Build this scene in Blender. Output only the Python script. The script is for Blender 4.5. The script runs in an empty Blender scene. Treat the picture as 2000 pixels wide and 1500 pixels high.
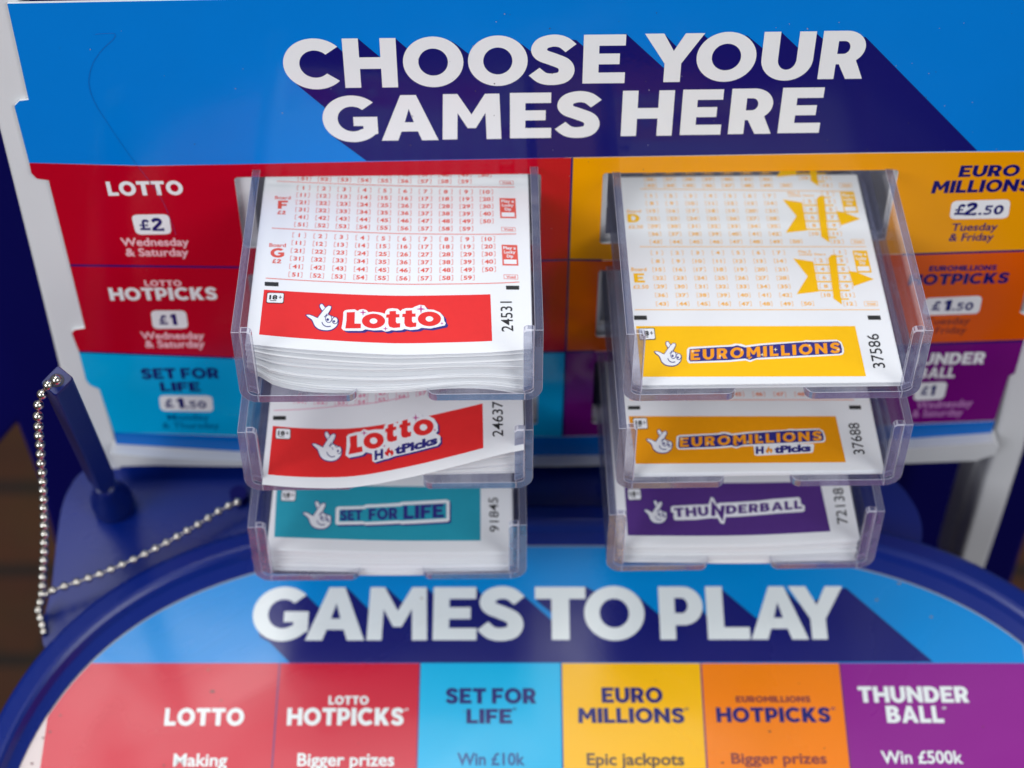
import bpy, bmesh, math, random
from math import radians, sin, cos, pi
from mathutils import Vector, Matrix
from mathutils.geometry import tessellate_polygon

random.seed(7)
scene = bpy.context.scene
COL = scene.collection

# ------------------------------------------------------------------ camera, light, exposure
TH = radians(46.0); CT, ST = cos(TH), sin(TH); FPX = 3600.0
CAM = Vector((0.0, -0.473, 1.4))
cd = bpy.data.cameras.new('camera'); co = bpy.data.objects.new('camera', cd); COL.objects.link(co)
co.location = CAM; co.rotation_euler = (pi / 2 - TH, 0, 0)
cd.sensor_width = 36.0; cd.lens = 36.0 * FPX / 2000.0
cd.clip_start = 0.01; cd.clip_end = 50
cd.dof.use_dof = True; cd.dof.focus_distance = 0.562; cd.dof.aperture_fstop = 8.0
cd.dof.aperture_blades = 9
scene.camera = co

w = bpy.data.worlds.new('World'); scene.world = w; w.use_nodes = True
bg = w.node_tree.nodes['Background']
bg.inputs[0].default_value = (0.86, 0.93, 1.0, 1); bg.inputs[1].default_value = 0.22

def area(name, loc, target, size, power, color):
    l = bpy.data.lights.new(name, 'AREA'); l.shape = 'RECTANGLE'; l.size, l.size_y = size; l.energy = power; l.color = color
    o = bpy.data.objects.new(name, l); COL.objects.link(o); o.location = loc
    o.rotation_euler = (Vector(target) - Vector(loc)).to_track_quat('-Z', 'Y').to_euler()
    return o
area('ceiling_light', (-0.35, 0.16, 2.75), (-0.02, -0.08, 0.95), (1.3, 0.8), 16.5, (1.0, 0.985, 0.965))
area('left_fill_light', (-1.75, -1.75, 2.2), (0.0, -0.0, 0.98), (1.3, 1.3), 46, (0.94, 0.97, 1.0))  # fill lamp added at the front left; no window stands there
area('right_fill_light', (1.7, -1.7, 2.3), (0.0, -0.0, 0.98), (1.2, 1.2), 30, (0.96, 0.98, 1.0))  # weaker fill lamp added at the front right; no doorway stands there
scene.view_settings.view_transform = 'Standard'; scene.view_settings.look = 'None'
scene.view_settings.exposure = 0.0; scene.view_settings.gamma = 1.0
scene.view_settings.use_curve_mapping = False
scene.cycles.max_bounces = 20; scene.cycles.transmission_bounces = 18; scene.cycles.transparent_max_bounces = 16
scene.cycles.glossy_bounces = 6; scene.cycles.sample_clamp_indirect = 6.0

# ------------------------------------------------------------------ helpers
def lin(c):
    c = c / 255.0
    return c / 12.92 if c <= 0.04045 else ((c + 0.055) / 1.055) ** 2.4

MATS = {}
def mat(name, rgb, rough=0.4, spec=0.5, var=0.04, vscale=60.0, bump=0.0, bscale=900.0, coat=0.0, coat_rough=0.1, metal=0.0, rvar=0.0):
    if name in MATS: return MATS[name]
    m = bpy.data.materials.new(name); m.use_nodes = True
    nt = m.node_tree; b = nt.nodes['Principled BSDF']; L = nt.links
    base = tuple(lin(c) for c in rgb)
    b.inputs['Roughness'].default_value = rough; b.inputs['Specular IOR Level'].default_value = spec
    b.inputs['Metallic'].default_value = metal
    b.inputs['Coat Weight'].default_value = coat; b.inputs['Coat Roughness'].default_value = coat_rough
    tc = nt.nodes.new('ShaderNodeTexCoord')
    nz = nt.nodes.new('ShaderNodeTexNoise'); nz.inputs['Scale'].default_value = vscale; nz.inputs['Detail'].default_value = 5
    L.new(tc.outputs['Object'], nz.inputs['Vector'])
    mx = nt.nodes.new('ShaderNodeMix'); mx.data_type = 'RGBA'
    mx.inputs[6].default_value = tuple(max(0, c * (1 - var)) for c in base) + (1,)
    mx.inputs[7].default_value = tuple(min(1, c * (1 + var) + var * 0.004) for c in base) + (1,)
    L.new(nz.outputs['Fac'], mx.inputs[0]); L.new(mx.outputs[2], b.inputs['Base Color'])
    if rvar:
        mr = nt.nodes.new('ShaderNodeMapRange')
        n3 = nt.nodes.new('ShaderNodeTexNoise'); n3.inputs['Scale'].default_value = vscale * 0.35; n3.inputs['Detail'].default_value = 6
        n3.inputs['Distortion'].default_value = 0.8
        L.new(tc.outputs['Object'], n3.inputs['Vector']); L.new(n3.outputs['Fac'], mr.inputs[0])
        mr.inputs[1].default_value = 0.35; mr.inputs[2].default_value = 0.7
        mr.inputs[3].default_value = max(0.02, rough - rvar); mr.inputs[4].default_value = rough + rvar
        L.new(mr.outputs[0], b.inputs['Roughness'])
    if bump:
        n2 = nt.nodes.new('ShaderNodeTexNoise'); n2.inputs['Scale'].default_value = bscale; n2.inputs['Detail'].default_value = 3
        L.new(tc.outputs['Object'], n2.inputs['Vector'])
        bp = nt.nodes.new('ShaderNodeBump'); bp.inputs['Strength'].default_value = bump; bp.inputs['Distance'].default_value = 0.0004
        L.new(n2.outputs['Fac'], bp.inputs['Height']); L.new(bp.outputs[0], b.inputs['Normal'])
    MATS[name] = m
    return m

def card_ink(n, rgb): return mat('card_' + n, rgb, rough=0.16, spec=0.26, var=0.035, vscale=45, bump=0.04, bscale=700, rvar=0.08)
def board_ink(n, rgb): return mat('board_' + n, rgb, rough=0.34, spec=0.4, var=0.05, vscale=35, coat=0.17, coat_rough=0.12, rvar=0.14)
def slip_ink(n, rgb): return mat('slip_' + n, rgb, rough=0.6, spec=0.3, var=0.04, vscale=400, bump=0.05, bscale=2500)

M_paper = mat('slip_paper', (236, 238, 242), rough=0.72, spec=0.25, var=0.015, vscale=120, bump=0.05, bscale=2500)
M_edge = mat('slip_paper_edge', (226, 228, 234), rough=0.85, spec=0.1, var=0.03, vscale=300)
M_edge_shade = mat('slip_paper_edge_shade', (196, 198, 208), rough=0.85, spec=0.1, var=0.04, vscale=300)  # darker copy: shade between the leaves put into the edge colour
M_white = mat('white_plastic', (214, 214, 217), rough=0.38, spec=0.5, var=0.03, vscale=25, bump=0.05, bscale=900)
M_cardw = mat('card_white_edge', (232, 234, 236), rough=0.5, var=0.02)
M_blue = mat('blue_plastic', (2, 31, 116), rough=0.33, spec=0.38, var=0.06, vscale=30, bump=0.12, bscale=1500, rvar=0.07)
M_navy = mat('navy_plastic', (3, 4, 88), rough=0.55, spec=0.15, var=0.06, vscale=18, bump=0.1, bscale=1200)
M_pen = mat('pen_plastic', (6, 26, 96), rough=0.34, spec=0.4, var=0.05, vscale=40, bump=0.08, bscale=1500)
M_hole_shade = mat('hole_shade', (10, 11, 40), rough=0.45, var=0.05)
M_steel = mat('bead_steel', (205, 200, 192), rough=0.2, metal=1.0, var=0.05, vscale=200)
M_hair = mat('hair', (2, 72, 156), rough=0.5, var=0.1)

def clear_material(name, tint, haze, haze_rgb, streak=0.0, edge=False):
    """clear moulded plastic: light passes straight through, with a haze and a Fresnel sheen"""
    m = bpy.data.materials.new(name); m.use_nodes = True
    nt = m.node_tree; L = nt.links; nt.nodes.clear()
    out = nt.nodes.new('ShaderNodeOutputMaterial'); tr = nt.nodes.new('ShaderNodeBsdfTransparent'); tr.inputs[0].default_value = tint + (1,)
    df = nt.nodes.new('ShaderNodeBsdfPrincipled'); df.inputs['Base Color'].default_value = tuple(lin(c) for c in haze_rgb) + (1,); df.inputs['Roughness'].default_value = .15
    if edge:                                                # rims bend the light, faces let it straight through
        rf = nt.nodes.new('ShaderNodeBsdfGlass'); rf.inputs['Color'].default_value = (.90, .90, .96, 1); rf.inputs['Roughness'].default_value = .04; rf.inputs['IOR'].default_value = 1.3
        mg = nt.nodes.new('ShaderNodeMixShader'); mg.inputs[0].default_value = .14; L.new(tr.outputs[0], mg.inputs[1]); L.new(rf.outputs[0], mg.inputs[2]); see = mg
    else: see = tr
    gl = nt.nodes.new('ShaderNodeBsdfGlossy'); gl.inputs['Roughness'].default_value = 0.02; gl.inputs[0].default_value = (.95, .95, 1, 1)
    fr = nt.nodes.new('ShaderNodeFresnel'); fr.inputs['IOR'].default_value = 1.7 if edge else 1.45
    m1 = nt.nodes.new('ShaderNodeMixShader'); m2 = nt.nodes.new('ShaderNodeMixShader')
    m1.inputs[0].default_value = haze
    tc = nt.nodes.new('ShaderNodeTexCoord'); mp = nt.nodes.new('ShaderNodeMapping'); n = nt.nodes.new('ShaderNodeTexNoise')
    mp.inputs['Scale'].default_value = (90, 9, 90); n.inputs['Scale'].default_value = 1.0; n.inputs['Detail'].default_value = 3
    L.new(tc.outputs['Object'], mp.inputs[0]); L.new(mp.outputs[0], n.inputs['Vector'])
    if streak:
        mr = nt.nodes.new('ShaderNodeMapRange'); mr.inputs[1].default_value = .36; mr.inputs[2].default_value = .64; mr.inputs[3].default_value = max(0, haze - streak); mr.inputs[4].default_value = min(1, haze + streak)
        L.new(n.outputs['Fac'], mr.inputs[0]); L.new(mr.outputs[0], m1.inputs[0])
    bp = nt.nodes.new('ShaderNodeBump'); bp.inputs['Strength'].default_value = 0.04; bp.inputs['Distance'].default_value = 0.0004
    L.new(n.outputs['Fac'], bp.inputs['Height']); L.new(bp.outputs[0], gl.inputs['Normal'])
    L.new(see.outputs[0], m1.inputs[1]); L.new(df.outputs[0], m1.inputs[2]); 
    ge = nt.nodes.new('ShaderNodeNewGeometry'); iv = nt.nodes.new('ShaderNodeMath'); iv.operation = 'SUBTRACT'; iv.inputs[0].default_value = 1.0
    mu = nt.nodes.new('ShaderNodeMath'); mu.operation = 'MULTIPLY'
    L.new(ge.outputs['Backfacing'], iv.inputs[1]); L.new(iv.outputs[0], mu.inputs[0]); L.new(fr.outputs[0], mu.inputs[1]); L.new(mu.outputs[0], m2.inputs[0]); L.new(m1.outputs[0], m2.inputs[1]); L.new(gl.outputs[0], m2.inputs[2]); L.new(m2.outputs[0], out.inputs[0])
    return m
M_clear = clear_material('clear_plastic', (.986, .986, .992), .012, (215, 216, 224), .012)
M_cedge = clear_material('clear_plastic_edge', (.78, .78, .87), .46, (118, 122, 150), .18, edge=True)
M_cglint = clear_material('clear_plastic_glint', (.95, .95, .98), .50, (222, 222, 238))  # whitish colour on the bevels stands in for their bright glints

def brick_material():
    m = bpy.data.materials.new('brick_paving'); m.use_nodes = True
    nt = m.node_tree; b = nt.nodes['Principled BSDF']; b.inputs['Roughness'].default_value = 0.85
    tc = nt.nodes.new('ShaderNodeTexCoord'); br = nt.nodes.new('ShaderNodeTexBrick')
    br.inputs['Color1'].default_value = (0.10, 0.034, 0.009, 1); br.inputs['Color2'].default_value = (0.08, 0.025, 0.007, 1)
    br.inputs['Mortar'].default_value = (0.02, 0.012, 0.008, 1); br.inputs['Scale'].default_value = 1.0
    br.inputs['Brick Width'].default_value = 0.215; br.inputs['Row Height'].default_value = 0.105; br.inputs['Mortar Size'].default_value = 0.008
    nz = nt.nodes.new('ShaderNodeTexNoise'); nz.inputs['Scale'].default_value = 30; nz.inputs['Detail'].default_value = 6
    mx = nt.nodes.new('ShaderNodeMix'); mx.data_type = 'RGBA'; mx.blend_type = 'MULTIPLY'; mx.inputs[0].default_value = 0.5
    nt.links.new(tc.outputs['Object'], br.inputs['Vector']); nt.links.new(tc.outputs['Object'], nz.inputs['Vector'])
    nt.links.new(br.outputs['Color'], mx.inputs[6]); nt.links.new(nz.outputs['Color'], mx.inputs[7]); nt.links.new(mx.outputs[2], b.inputs['Base Color'])
    return m

def ray(x, y):
    a = (x - 1000) / FPX; t = (750 - y) / FPX
    return Vector((a, CT + t * ST, -ST + t * CT))
def at_depth(x, y, d): return CAM + ray(x, y) * d

class Frame:
    """a flat local frame: point(u, v, h) in space, uv(px, py) where the sight line meets it"""
    def __init__(s, o, ex, ey):
        s.o = Vector(o); s.ex = Vector(ex).normalized(); s.ey = Vector(ey).normalized(); s.n = s.ex.cross(s.ey).normalized()
    def P(s, u, v, h=0.0): return s.o + s.ex * u + s.ey * v + s.n * h
    def uv(s, x, y, h=0.0):
        d = ray(x, y); o = s.o + s.n * h
        k = (o - CAM).dot(s.n) / d.dot(s.n); q = CAM + d * k - o
        return (q.dot(s.ex), q.dot(s.ey))

def tag(o, label=None, cat=None, group=None, kind=None):
    if label: o['label'] = label
    if cat: o['category'] = cat
    if group: o['group'] = group
    if kind: o['kind'] = kind
    return o
def empty(name, loc=(0, 0, 0)):
    o = bpy.data.objects.new(name, None); COL.objects.link(o); o.location = loc; o.empty_display_size = 0.02
    return o

class MB:
    """collects faces with materials and links them as one mesh object"""
    def __init__(s): s.V = []; s.F = []; s.M = []; s.mats = []
    def mi(s, m):
        if m not in s.mats: s.mats.append(m)
        return s.mats.index(m)
    def add(s, verts, faces, m):
        b = len(s.V); i = s.mi(m)
        s.V += [Vector(v) for v in verts]; s.F += [tuple(b + k for k in f) for f in faces]; s.M += [i] * len(faces)
    def prism(s, outer, holes, Pf, h0, h1, m, mside=None):
        """solid between heights h0 < h1 over a 2D polygon; Pf(u, v, h) -> point"""
        mside = mside or m
        loops = [ccw(outer)] + [ccw(h)[::-1] for h in holes]
        flat = [p for l in loops for p in l]
        tris = tess(loops)
        s.add([Pf(p[0], p[1], h1) for p in flat], tris, m)
        s.add([Pf(p[0], p[1], h0) for p in flat], [t[::-1] for t in tris], mside)
        for l in loops:
            n = len(l)
            s.add([Pf(p[0], p[1], h0) for p in l] + [Pf(p[0], p[1], h1) for p in l], [(i, (i + 1) % n, n + (i + 1) % n, n + i) for i in range(n)], mside)
    def loft(s, rings, m, cap=True, closed=True):
        n = len(rings[0]); V = [p for r in rings for p in r]; F = []
        for k in range(len(rings) - 1):
            for i in range(n if closed else n - 1):
                j = (i + 1) % n
                F.append((k * n + i, k * n + j, (k + 1) * n + j, (k + 1) * n + i))
        if cap: F += [tuple(range(n))[::-1], tuple((len(rings) - 1) * n + i for i in range(n))]
        s.add(V, F, m)
    def tube(s, pts, r, m, n=8):
        rings = []
        for i, p in enumerate(pts):
            d = (pts[min(i + 1, len(pts) - 1)] - pts[max(i - 1, 0)]).normalized()
            a = d.orthogonal().normalized() if i == 0 else (pa - d * pa.dot(d)).normalized()
            pa = a; b = d.cross(a)
            rings.append([p + a * (r * cos(2 * pi * k / n)) + b * (r * sin(2 * pi * k / n)) for k in range(n)])
        s.loft(rings, m)
    def ball(s, c, r, m, n=16, k=10):
        V = [c + Vector((0, 0, r))]; F = []
        for i in range(1, k):
            for j in range(n):
                V.append(c + Vector((r * sin(pi * i / k) * cos(2 * pi * j / n), r * sin(pi * i / k) * sin(2 * pi * j / n), r * cos(pi * i / k))))
        V.append(c + Vector((0, 0, -r)))
        for j in range(n): F.append((0, 1 + j, 1 + (j + 1) % n))
        for i in range(k - 2):
            for j in range(n):
                a = 1 + i * n; F.append((a + j, a + n + j, a + n + (j + 1) % n, a + (j + 1) % n))
        a = 1 + (k - 2) * n
        for j in range(n): F.append((a + j, len(V) - 1, a + (j + 1) % n))
        s.add(V, F, m)
    def build(s, name, parent=None, smooth=False, bevel=0.0, seg=2, origin=None, line=None):
        me = bpy.data.meshes.new(name)
        org = Vector(origin) if origin is not None else Vector((0, 0, 0))
        base = Vector(parent.location) if parent is not None else org
        me.from_pydata([tuple(v - base) for v in s.V], [], s.F)
        for m in s.mats: me.materials.append(m)
        me.polygons.foreach_set('material_index', s.M)
        if smooth: me.polygons.foreach_set('use_smooth', [True] * len(s.F))
        me.update()
        o = bpy.data.objects.new(name, me); COL.objects.link(o)
        if parent is not None: o.parent = parent
        else: o.location = org
        if bevel:
            bm = bmesh.new(); bm.from_mesh(me); bmesh.ops.remove_doubles(bm, verts=bm.verts, dist=1e-6); bm.to_mesh(me); bm.free()
            b = o.modifiers.new('bevel', 'BEVEL'); b.width = bevel; b.segments = seg; b.limit_method = 'ANGLE'; b.angle_limit = radians(40)
            b.harden_normals = False
            if line is not None: me.materials.append(line); b.material = len(me.materials) - 1
        return o

def sarea(p): return 0.5 * sum(p[i][0] * p[(i + 1) % len(p)][1] - p[(i + 1) % len(p)][0] * p[i][1] for i in range(len(p)))
def ccw(p): return list(p) if sarea(p) > 0 else list(p)[::-1]
def tess(loops):
    S = 1000.0
    tr = tessellate_polygon([[Vector((p[0] * S, p[1] * S, 0)) for p in l] for l in loops])
    flat = [p for l in loops for p in l]; out = []
    for t in tr:
        a, b, c = (flat[i] for i in t)
        ar = (b[0] - a[0]) * (c[1] - a[1]) - (c[0] - a[0]) * (b[1] - a[1])
        if ar == 0: continue
        out.append(tuple(t) if ar > 0 else tuple(t)[::-1])
    return out
def arc(cx, cy, rx, ry, a0, a1, n=20):
    return [(cx + rx * cos(radians(a0 + (a1 - a0) * i / n)), cy + ry * sin(radians(a0 + (a1 - a0) * i / n))) for i in range(n + 1)]
def ell(cx, cy, rx, ry, n=36, rot=0.0):
    c, s_ = cos(radians(rot)), sin(radians(rot)); r = []
    for i in range(n):
        x, y = rx * cos(2 * pi * i / n), ry * sin(2 * pi * i / n); r.append((cx + x * c - y * s_, cy + x * s_ + y * c))
    return r
def rrect(x0, y0, x1, y1, r, n=5):
    return arc(x1 - r, y1 - r, r, r, 0, 90, n) + arc(x0 + r, y1 - r, r, r, 90, 180, n) + arc(x0 + r, y0 + r, r, r, 180, 270, n) + arc(x1 - r, y0 + r, r, r, 270, 360, n)
def smooth_path(pts, n=6):
    out = []
    for i in range(len(pts) - 1):
        p0, p1, p2, p3 = pts[max(i - 1, 0)], pts[i], pts[i + 1], pts[min(i + 2, len(pts) - 1)]
        for k in range(n):
            t = k / n
            out.append(tuple(0.5 * (2 * p1[j] + (p2[j] - p0[j]) * t + (2 * p0[j] - 5 * p1[j] + 4 * p2[j] - p3[j]) * t * t + (3 * p1[j] - p0[j] - 3 * p2[j] + p3[j]) * t ** 3) for j in range(len(p1))))
    out.append(tuple(pts[-1])); return out
def stroke(pts, wd):
    """outline of a stroked 2D path; wd is a number or one width per point"""
    L, R = [], []; n = len(pts)
    for i, p in enumerate(pts):
        a, b = pts[max(i - 1, 0)], pts[min(i + 1, n - 1)]
        dx, dy = b[0] - a[0], b[1] - a[1]; l = math.hypot(dx, dy) or 1
        h = (wd if isinstance(wd, (int, float)) else wd[i]) / 2
        L.append((p[0] - dy / l * h, p[1] + dx / l * h)); R.append((p[0] + dy / l * h, p[1] - dx / l * h))
    return L + R[::-1]
def grow(p, d):
    """a polygon moved outwards by d"""
    p = ccw(p); n = len(p); out = []
    for i in range(n):
        a, b, c = p[i - 1], p[i], p[(i + 1) % n]
        n1 = (b[1] - a[1], a[0] - b[0]); n2 = (c[1] - b[1], b[0] - c[0])
        l1 = math.hypot(*n1) or 1; l2 = math.hypot(*n2) or 1
        m_ = (n1[0] / l1 + n2[0] / l2, n1[1] / l1 + n2[1] / l2); q = m_[0] ** 2 + m_[1] ** 2
        k = min(2.0 / max(q, 1e-6), 1.6)
        out.append((b[0] + m_[0] * k * d, b[1] + m_[1] * k * d))
    return out
def clip(poly, a, b, c):
    """keep the part where a*x + b*y <= c"""
    out = []
    for i in range(len(poly)):
        p, q = poly[i], poly[(i + 1) % len(poly)]
        fp, fq = a * p[0] + b * p[1] - c, a * q[0] + b * q[1] - c
        if fp <= 0: out.append(p)
        if fp * fq < 0:
            t = fp / (fp - fq); out.append((p[0] + (q[0] - p[0]) * t, p[1] + (q[1] - p[1]) * t))
    return out

# ------------------------------------------------------------------ heavy capital letters, drawn in a unit box
def glyphs():
    G = {}
    G['O'] = (0.89, [(ell(.5, .5, .5, .515, 48), [ell(.5, .5, .245, .275, 40)])])
    G['C'] = (0.82, [(arc(.56, .5, .56, .515, 42, 318, 40) + arc(.56, .5, .275, .275, 316, 44, 32), [])])
    G['G'] = (0.84, [(arc(.545, .5, .545, .515, 44, 318, 40) + [(1.0, .17), (1.0, .545), (.56, .545), (.56, .345), (.735, .345), (.735, .28)] + arc(.545, .5, .27, .275, 305, 46, 30), [])])
    G['H'] = (0.79, [([(0, 0), (0, 1), (.3, 1), (.3, .62), (.7, .62), (.7, 1), (1, 1), (1, 0), (.7, 0), (.7, .385), (.3, .385), (.3, 0)], [])])
    G['E'] = (0.63, [([(0, 0), (0, 1), (.985, 1), (.985, .775), (.37, .775), (.37, .615), (.86, .615), (.86, .395), (.37, .395), (.37, .225), (1, .225), (1, 0)], [])])
    G['F'] = (0.60, [([(0, 0), (0, 1), (1, 1), (1, .775), (.38, .775), (.38, .58), (.88, .58), (.88, .36), (.38, .36), (.38, 0)], [])])
    G['L'] = (0.57, [([(0, 0), (0, 1), (.4, 1), (.4, .23), (1, .23), (1, 0)], [])])
    G['T'] = (0.70, [([(0, 1), (1, 1), (1, .77), (.675, .77), (.675, 0), (.325, 0), (.325, .77), (0, .77)], [])])
    G['I'] = (0.25, [([(0, 0), (0, 1), (1, 1), (1, 0)], [])])
    G['A'] = (0.84, [([(0, 0), (.365, 1), (.635, 1), (1, 0), (.71, 0), (.645, .2), (.355, .2), (.29, 0)], [[(.42, .405), (.58, .405), (.5, .70)]])])
    G['M'] = (0.92, [([(0, 0), (.03, 1), (.27, 1), (.5, .55), (.73, 1), (.97, 1), (1, 0), (.75, 0), (.735, .585), (.57, .25), (.43, .25), (.265, .585), (.25, 0)], [])])
    G['N'] = (0.80, [([(0, 0), (0, 1), (.27, 1), (.70, .45), (.70, 1), (1, 1), (1, 0), (.75, 0), (.30, .57), (.30, 0)], [])])
    G['Y'] = (0.80, [([(.36, 0), (.36, .385), (0, 1), (.32, 1), (.5, .645), (.68, 1), (1, 1), (.64, .385), (.64, 0)], [])])
    G['U'] = (0.75, [([(0, 1)] + arc(.5, .43, .5, .445, 180, 360, 24) + [(1, 1), (.68, 1)] + arc(.5, .43, .18, .215, 360, 180, 20) + [(.32, 1)], [])])
    G['K'] = (0.76, [([(0, 0), (0, 1), (.33, 1), (.33, .6), (.62, 1), (1, 1), (.62, .55), (1, 0), (.62, 0), (.41, .34), (.33, .25), (.33, 0)], [])])
    G['D'] = (0.78, [([(0, 0), (0, 1)] + arc(.43, .5, .57, .5, 90, -90, 26), [[(.33, .23), (.33, .77)] + arc(.43, .5, .24, .27, 90, -90, 20)])])
    G['P'] = (0.67, [([(0, 0), (0, 1)] + arc(.54, .635, .46, .365, 90, -90, 24) + [(.36, .27), (.36, 0)], [[(.36, .495), (.36, .785)] + arc(.51, .64, .145, .145, 90, -90, 14)])])
    G['R'] = (0.70, [([(0, 0), (0, 1)] + arc(.52, .66, .45, .34, 90, -52, 22) + [(1, 0), (.62, 0), (.43, .31), (.36, .31), (.36, 0)], [[(.36, .525), (.36, .79)] + arc(.49, .6575, .14, .1325, 90, -90, 14)])])
    G['B'] = (0.70, [([(0, 0), (0, 1)] + arc(.50, .745, .42, .255, 90, -42, 16) + arc(.52, .29, .48, .29, 46, -90, 18), [[(.35, .605), (.35, .79)] + arc(.45, .6975, .11, .0925, 90, -90, 10), [(.35, .2), (.35, .40)] + arc(.48, .30, .13, .10, 90, -90, 10)])])
    G['0'] = (0.70, [(ell(.5, .5, .5, .515, 40), [ell(.5, .5, .19, .275, 30)])])
    G['1'] = (0.42, [([(.30, 0), (.30, .70), (0, .62), (0, .84), (.48, 1), (1, 1), (1, 0)], [])])
    G['.'] = (0.26, [(ell(.5, .13, .5, .13, 20), [])])
    two = smooth_path([(.10, .70), (.20, .83), (.36, .88), (.50, .83), (.545, .70), (.47, .56), (.30, .36), (.20, .25)], 6)
    G['2'] = (0.66, [(stroke([(x / .68, y) for x, y in two], .27)[:len(two)] + [(1, .23), (1, 0), (.02, 0), (.02, .2)] + stroke([(x / .68, y) for x, y in two], .27)[len(two):][1:], [])])
    five = [(.07, .42)] + smooth_path([(.16, .13 + .02), (.30, .11), (.46, .15), (.52, .32), (.46, .47), (.30, .52), (.17, .49)], 6)
    fs = smooth_path([(.04, .15), (.26, .10), (.47, .16), (.54, .33), (.47, .50), (.30, .555), (.14, .52)], 6)
    G['5'] = (0.66, [(stroke([(x / .68, y) for x, y in fs], .20), []), ([(.10, .60), (.15, 1), (.90, 1), (.90, .79), (.40, .79), (.38, .60)], [])])
    G['£'] = (0.66, [(stroke([(x / .68, y) for x, y in smooth_path([(.62, .78), (.50, .88), (.34, .86), (.27, .70), (.28, .40), (.24, .22)], 5)], .24), []), ([(.04, 0), (.04, .21), (1, .21), (1, 0)], []), ([(.05, .37), (.05, .54), (.26, .54), (.26, .37)], []), ([(.58, .37), (.58, .54), (.82, .54), (.82, .37)], [])])
    sp = smooth_path([(.90, .74), (.72, .86), (.50, .895), (.27, .84), (.185, .715), (.26, .60), (.50, .515), (.74, .42), (.815, .285), (.73, .15), (.50, .105), (.27, .135), (.08, .265)], 7)
    pl = stroke([(x * 0.70, y) for x, y in sp], [0.232 + 0.02 * sin(pi * i / (len(sp) - 1)) for i in range(len(sp))])
    xs = [p[0] for p in pl]; x0, x1 = min(xs), max(xs)
    G['S'] = (0.68, [([((x - x0) / (x1 - x0), y) for x, y in pl], [])])
    return G
GL = glyphs()

# ------------------------------------------------------------------ thin lettering from the built-in font
_TX = {}
def text_mesh(s, off):
    k = (s, off)
    if k in _TX: return _TX[k]
    c = bpy.data.curves.new('lettering', 'FONT'); c.body = s; c.size = 1.0; c.offset = off; c.resolution_u = 3; c.fill_mode = 'FRONT'
    o = bpy.data.objects.new('lettering', c); COL.objects.link(o)
    dg = bpy.context.evaluated_depsgraph_get(); dg.update()
    me = bpy.data.meshes.new_from_object(o.evaluated_get(dg))
    V = [(v.co.x, v.co.y) for v in me.vertices]; F = [tuple(p.vertices) for p in me.polygons]
    bpy.data.objects.remove(o); bpy.data.curves.remove(c); bpy.data.meshes.remove(me)
    out = []
    for f in F:
        a = sarea([V[i] for i in f]); out.append(f if a > 0 else f[::-1])
    _TX[k] = (V, out); return _TX[k]
CAPH = max(v[1] for v in text_mesh('H', 0.0)[0])

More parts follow.
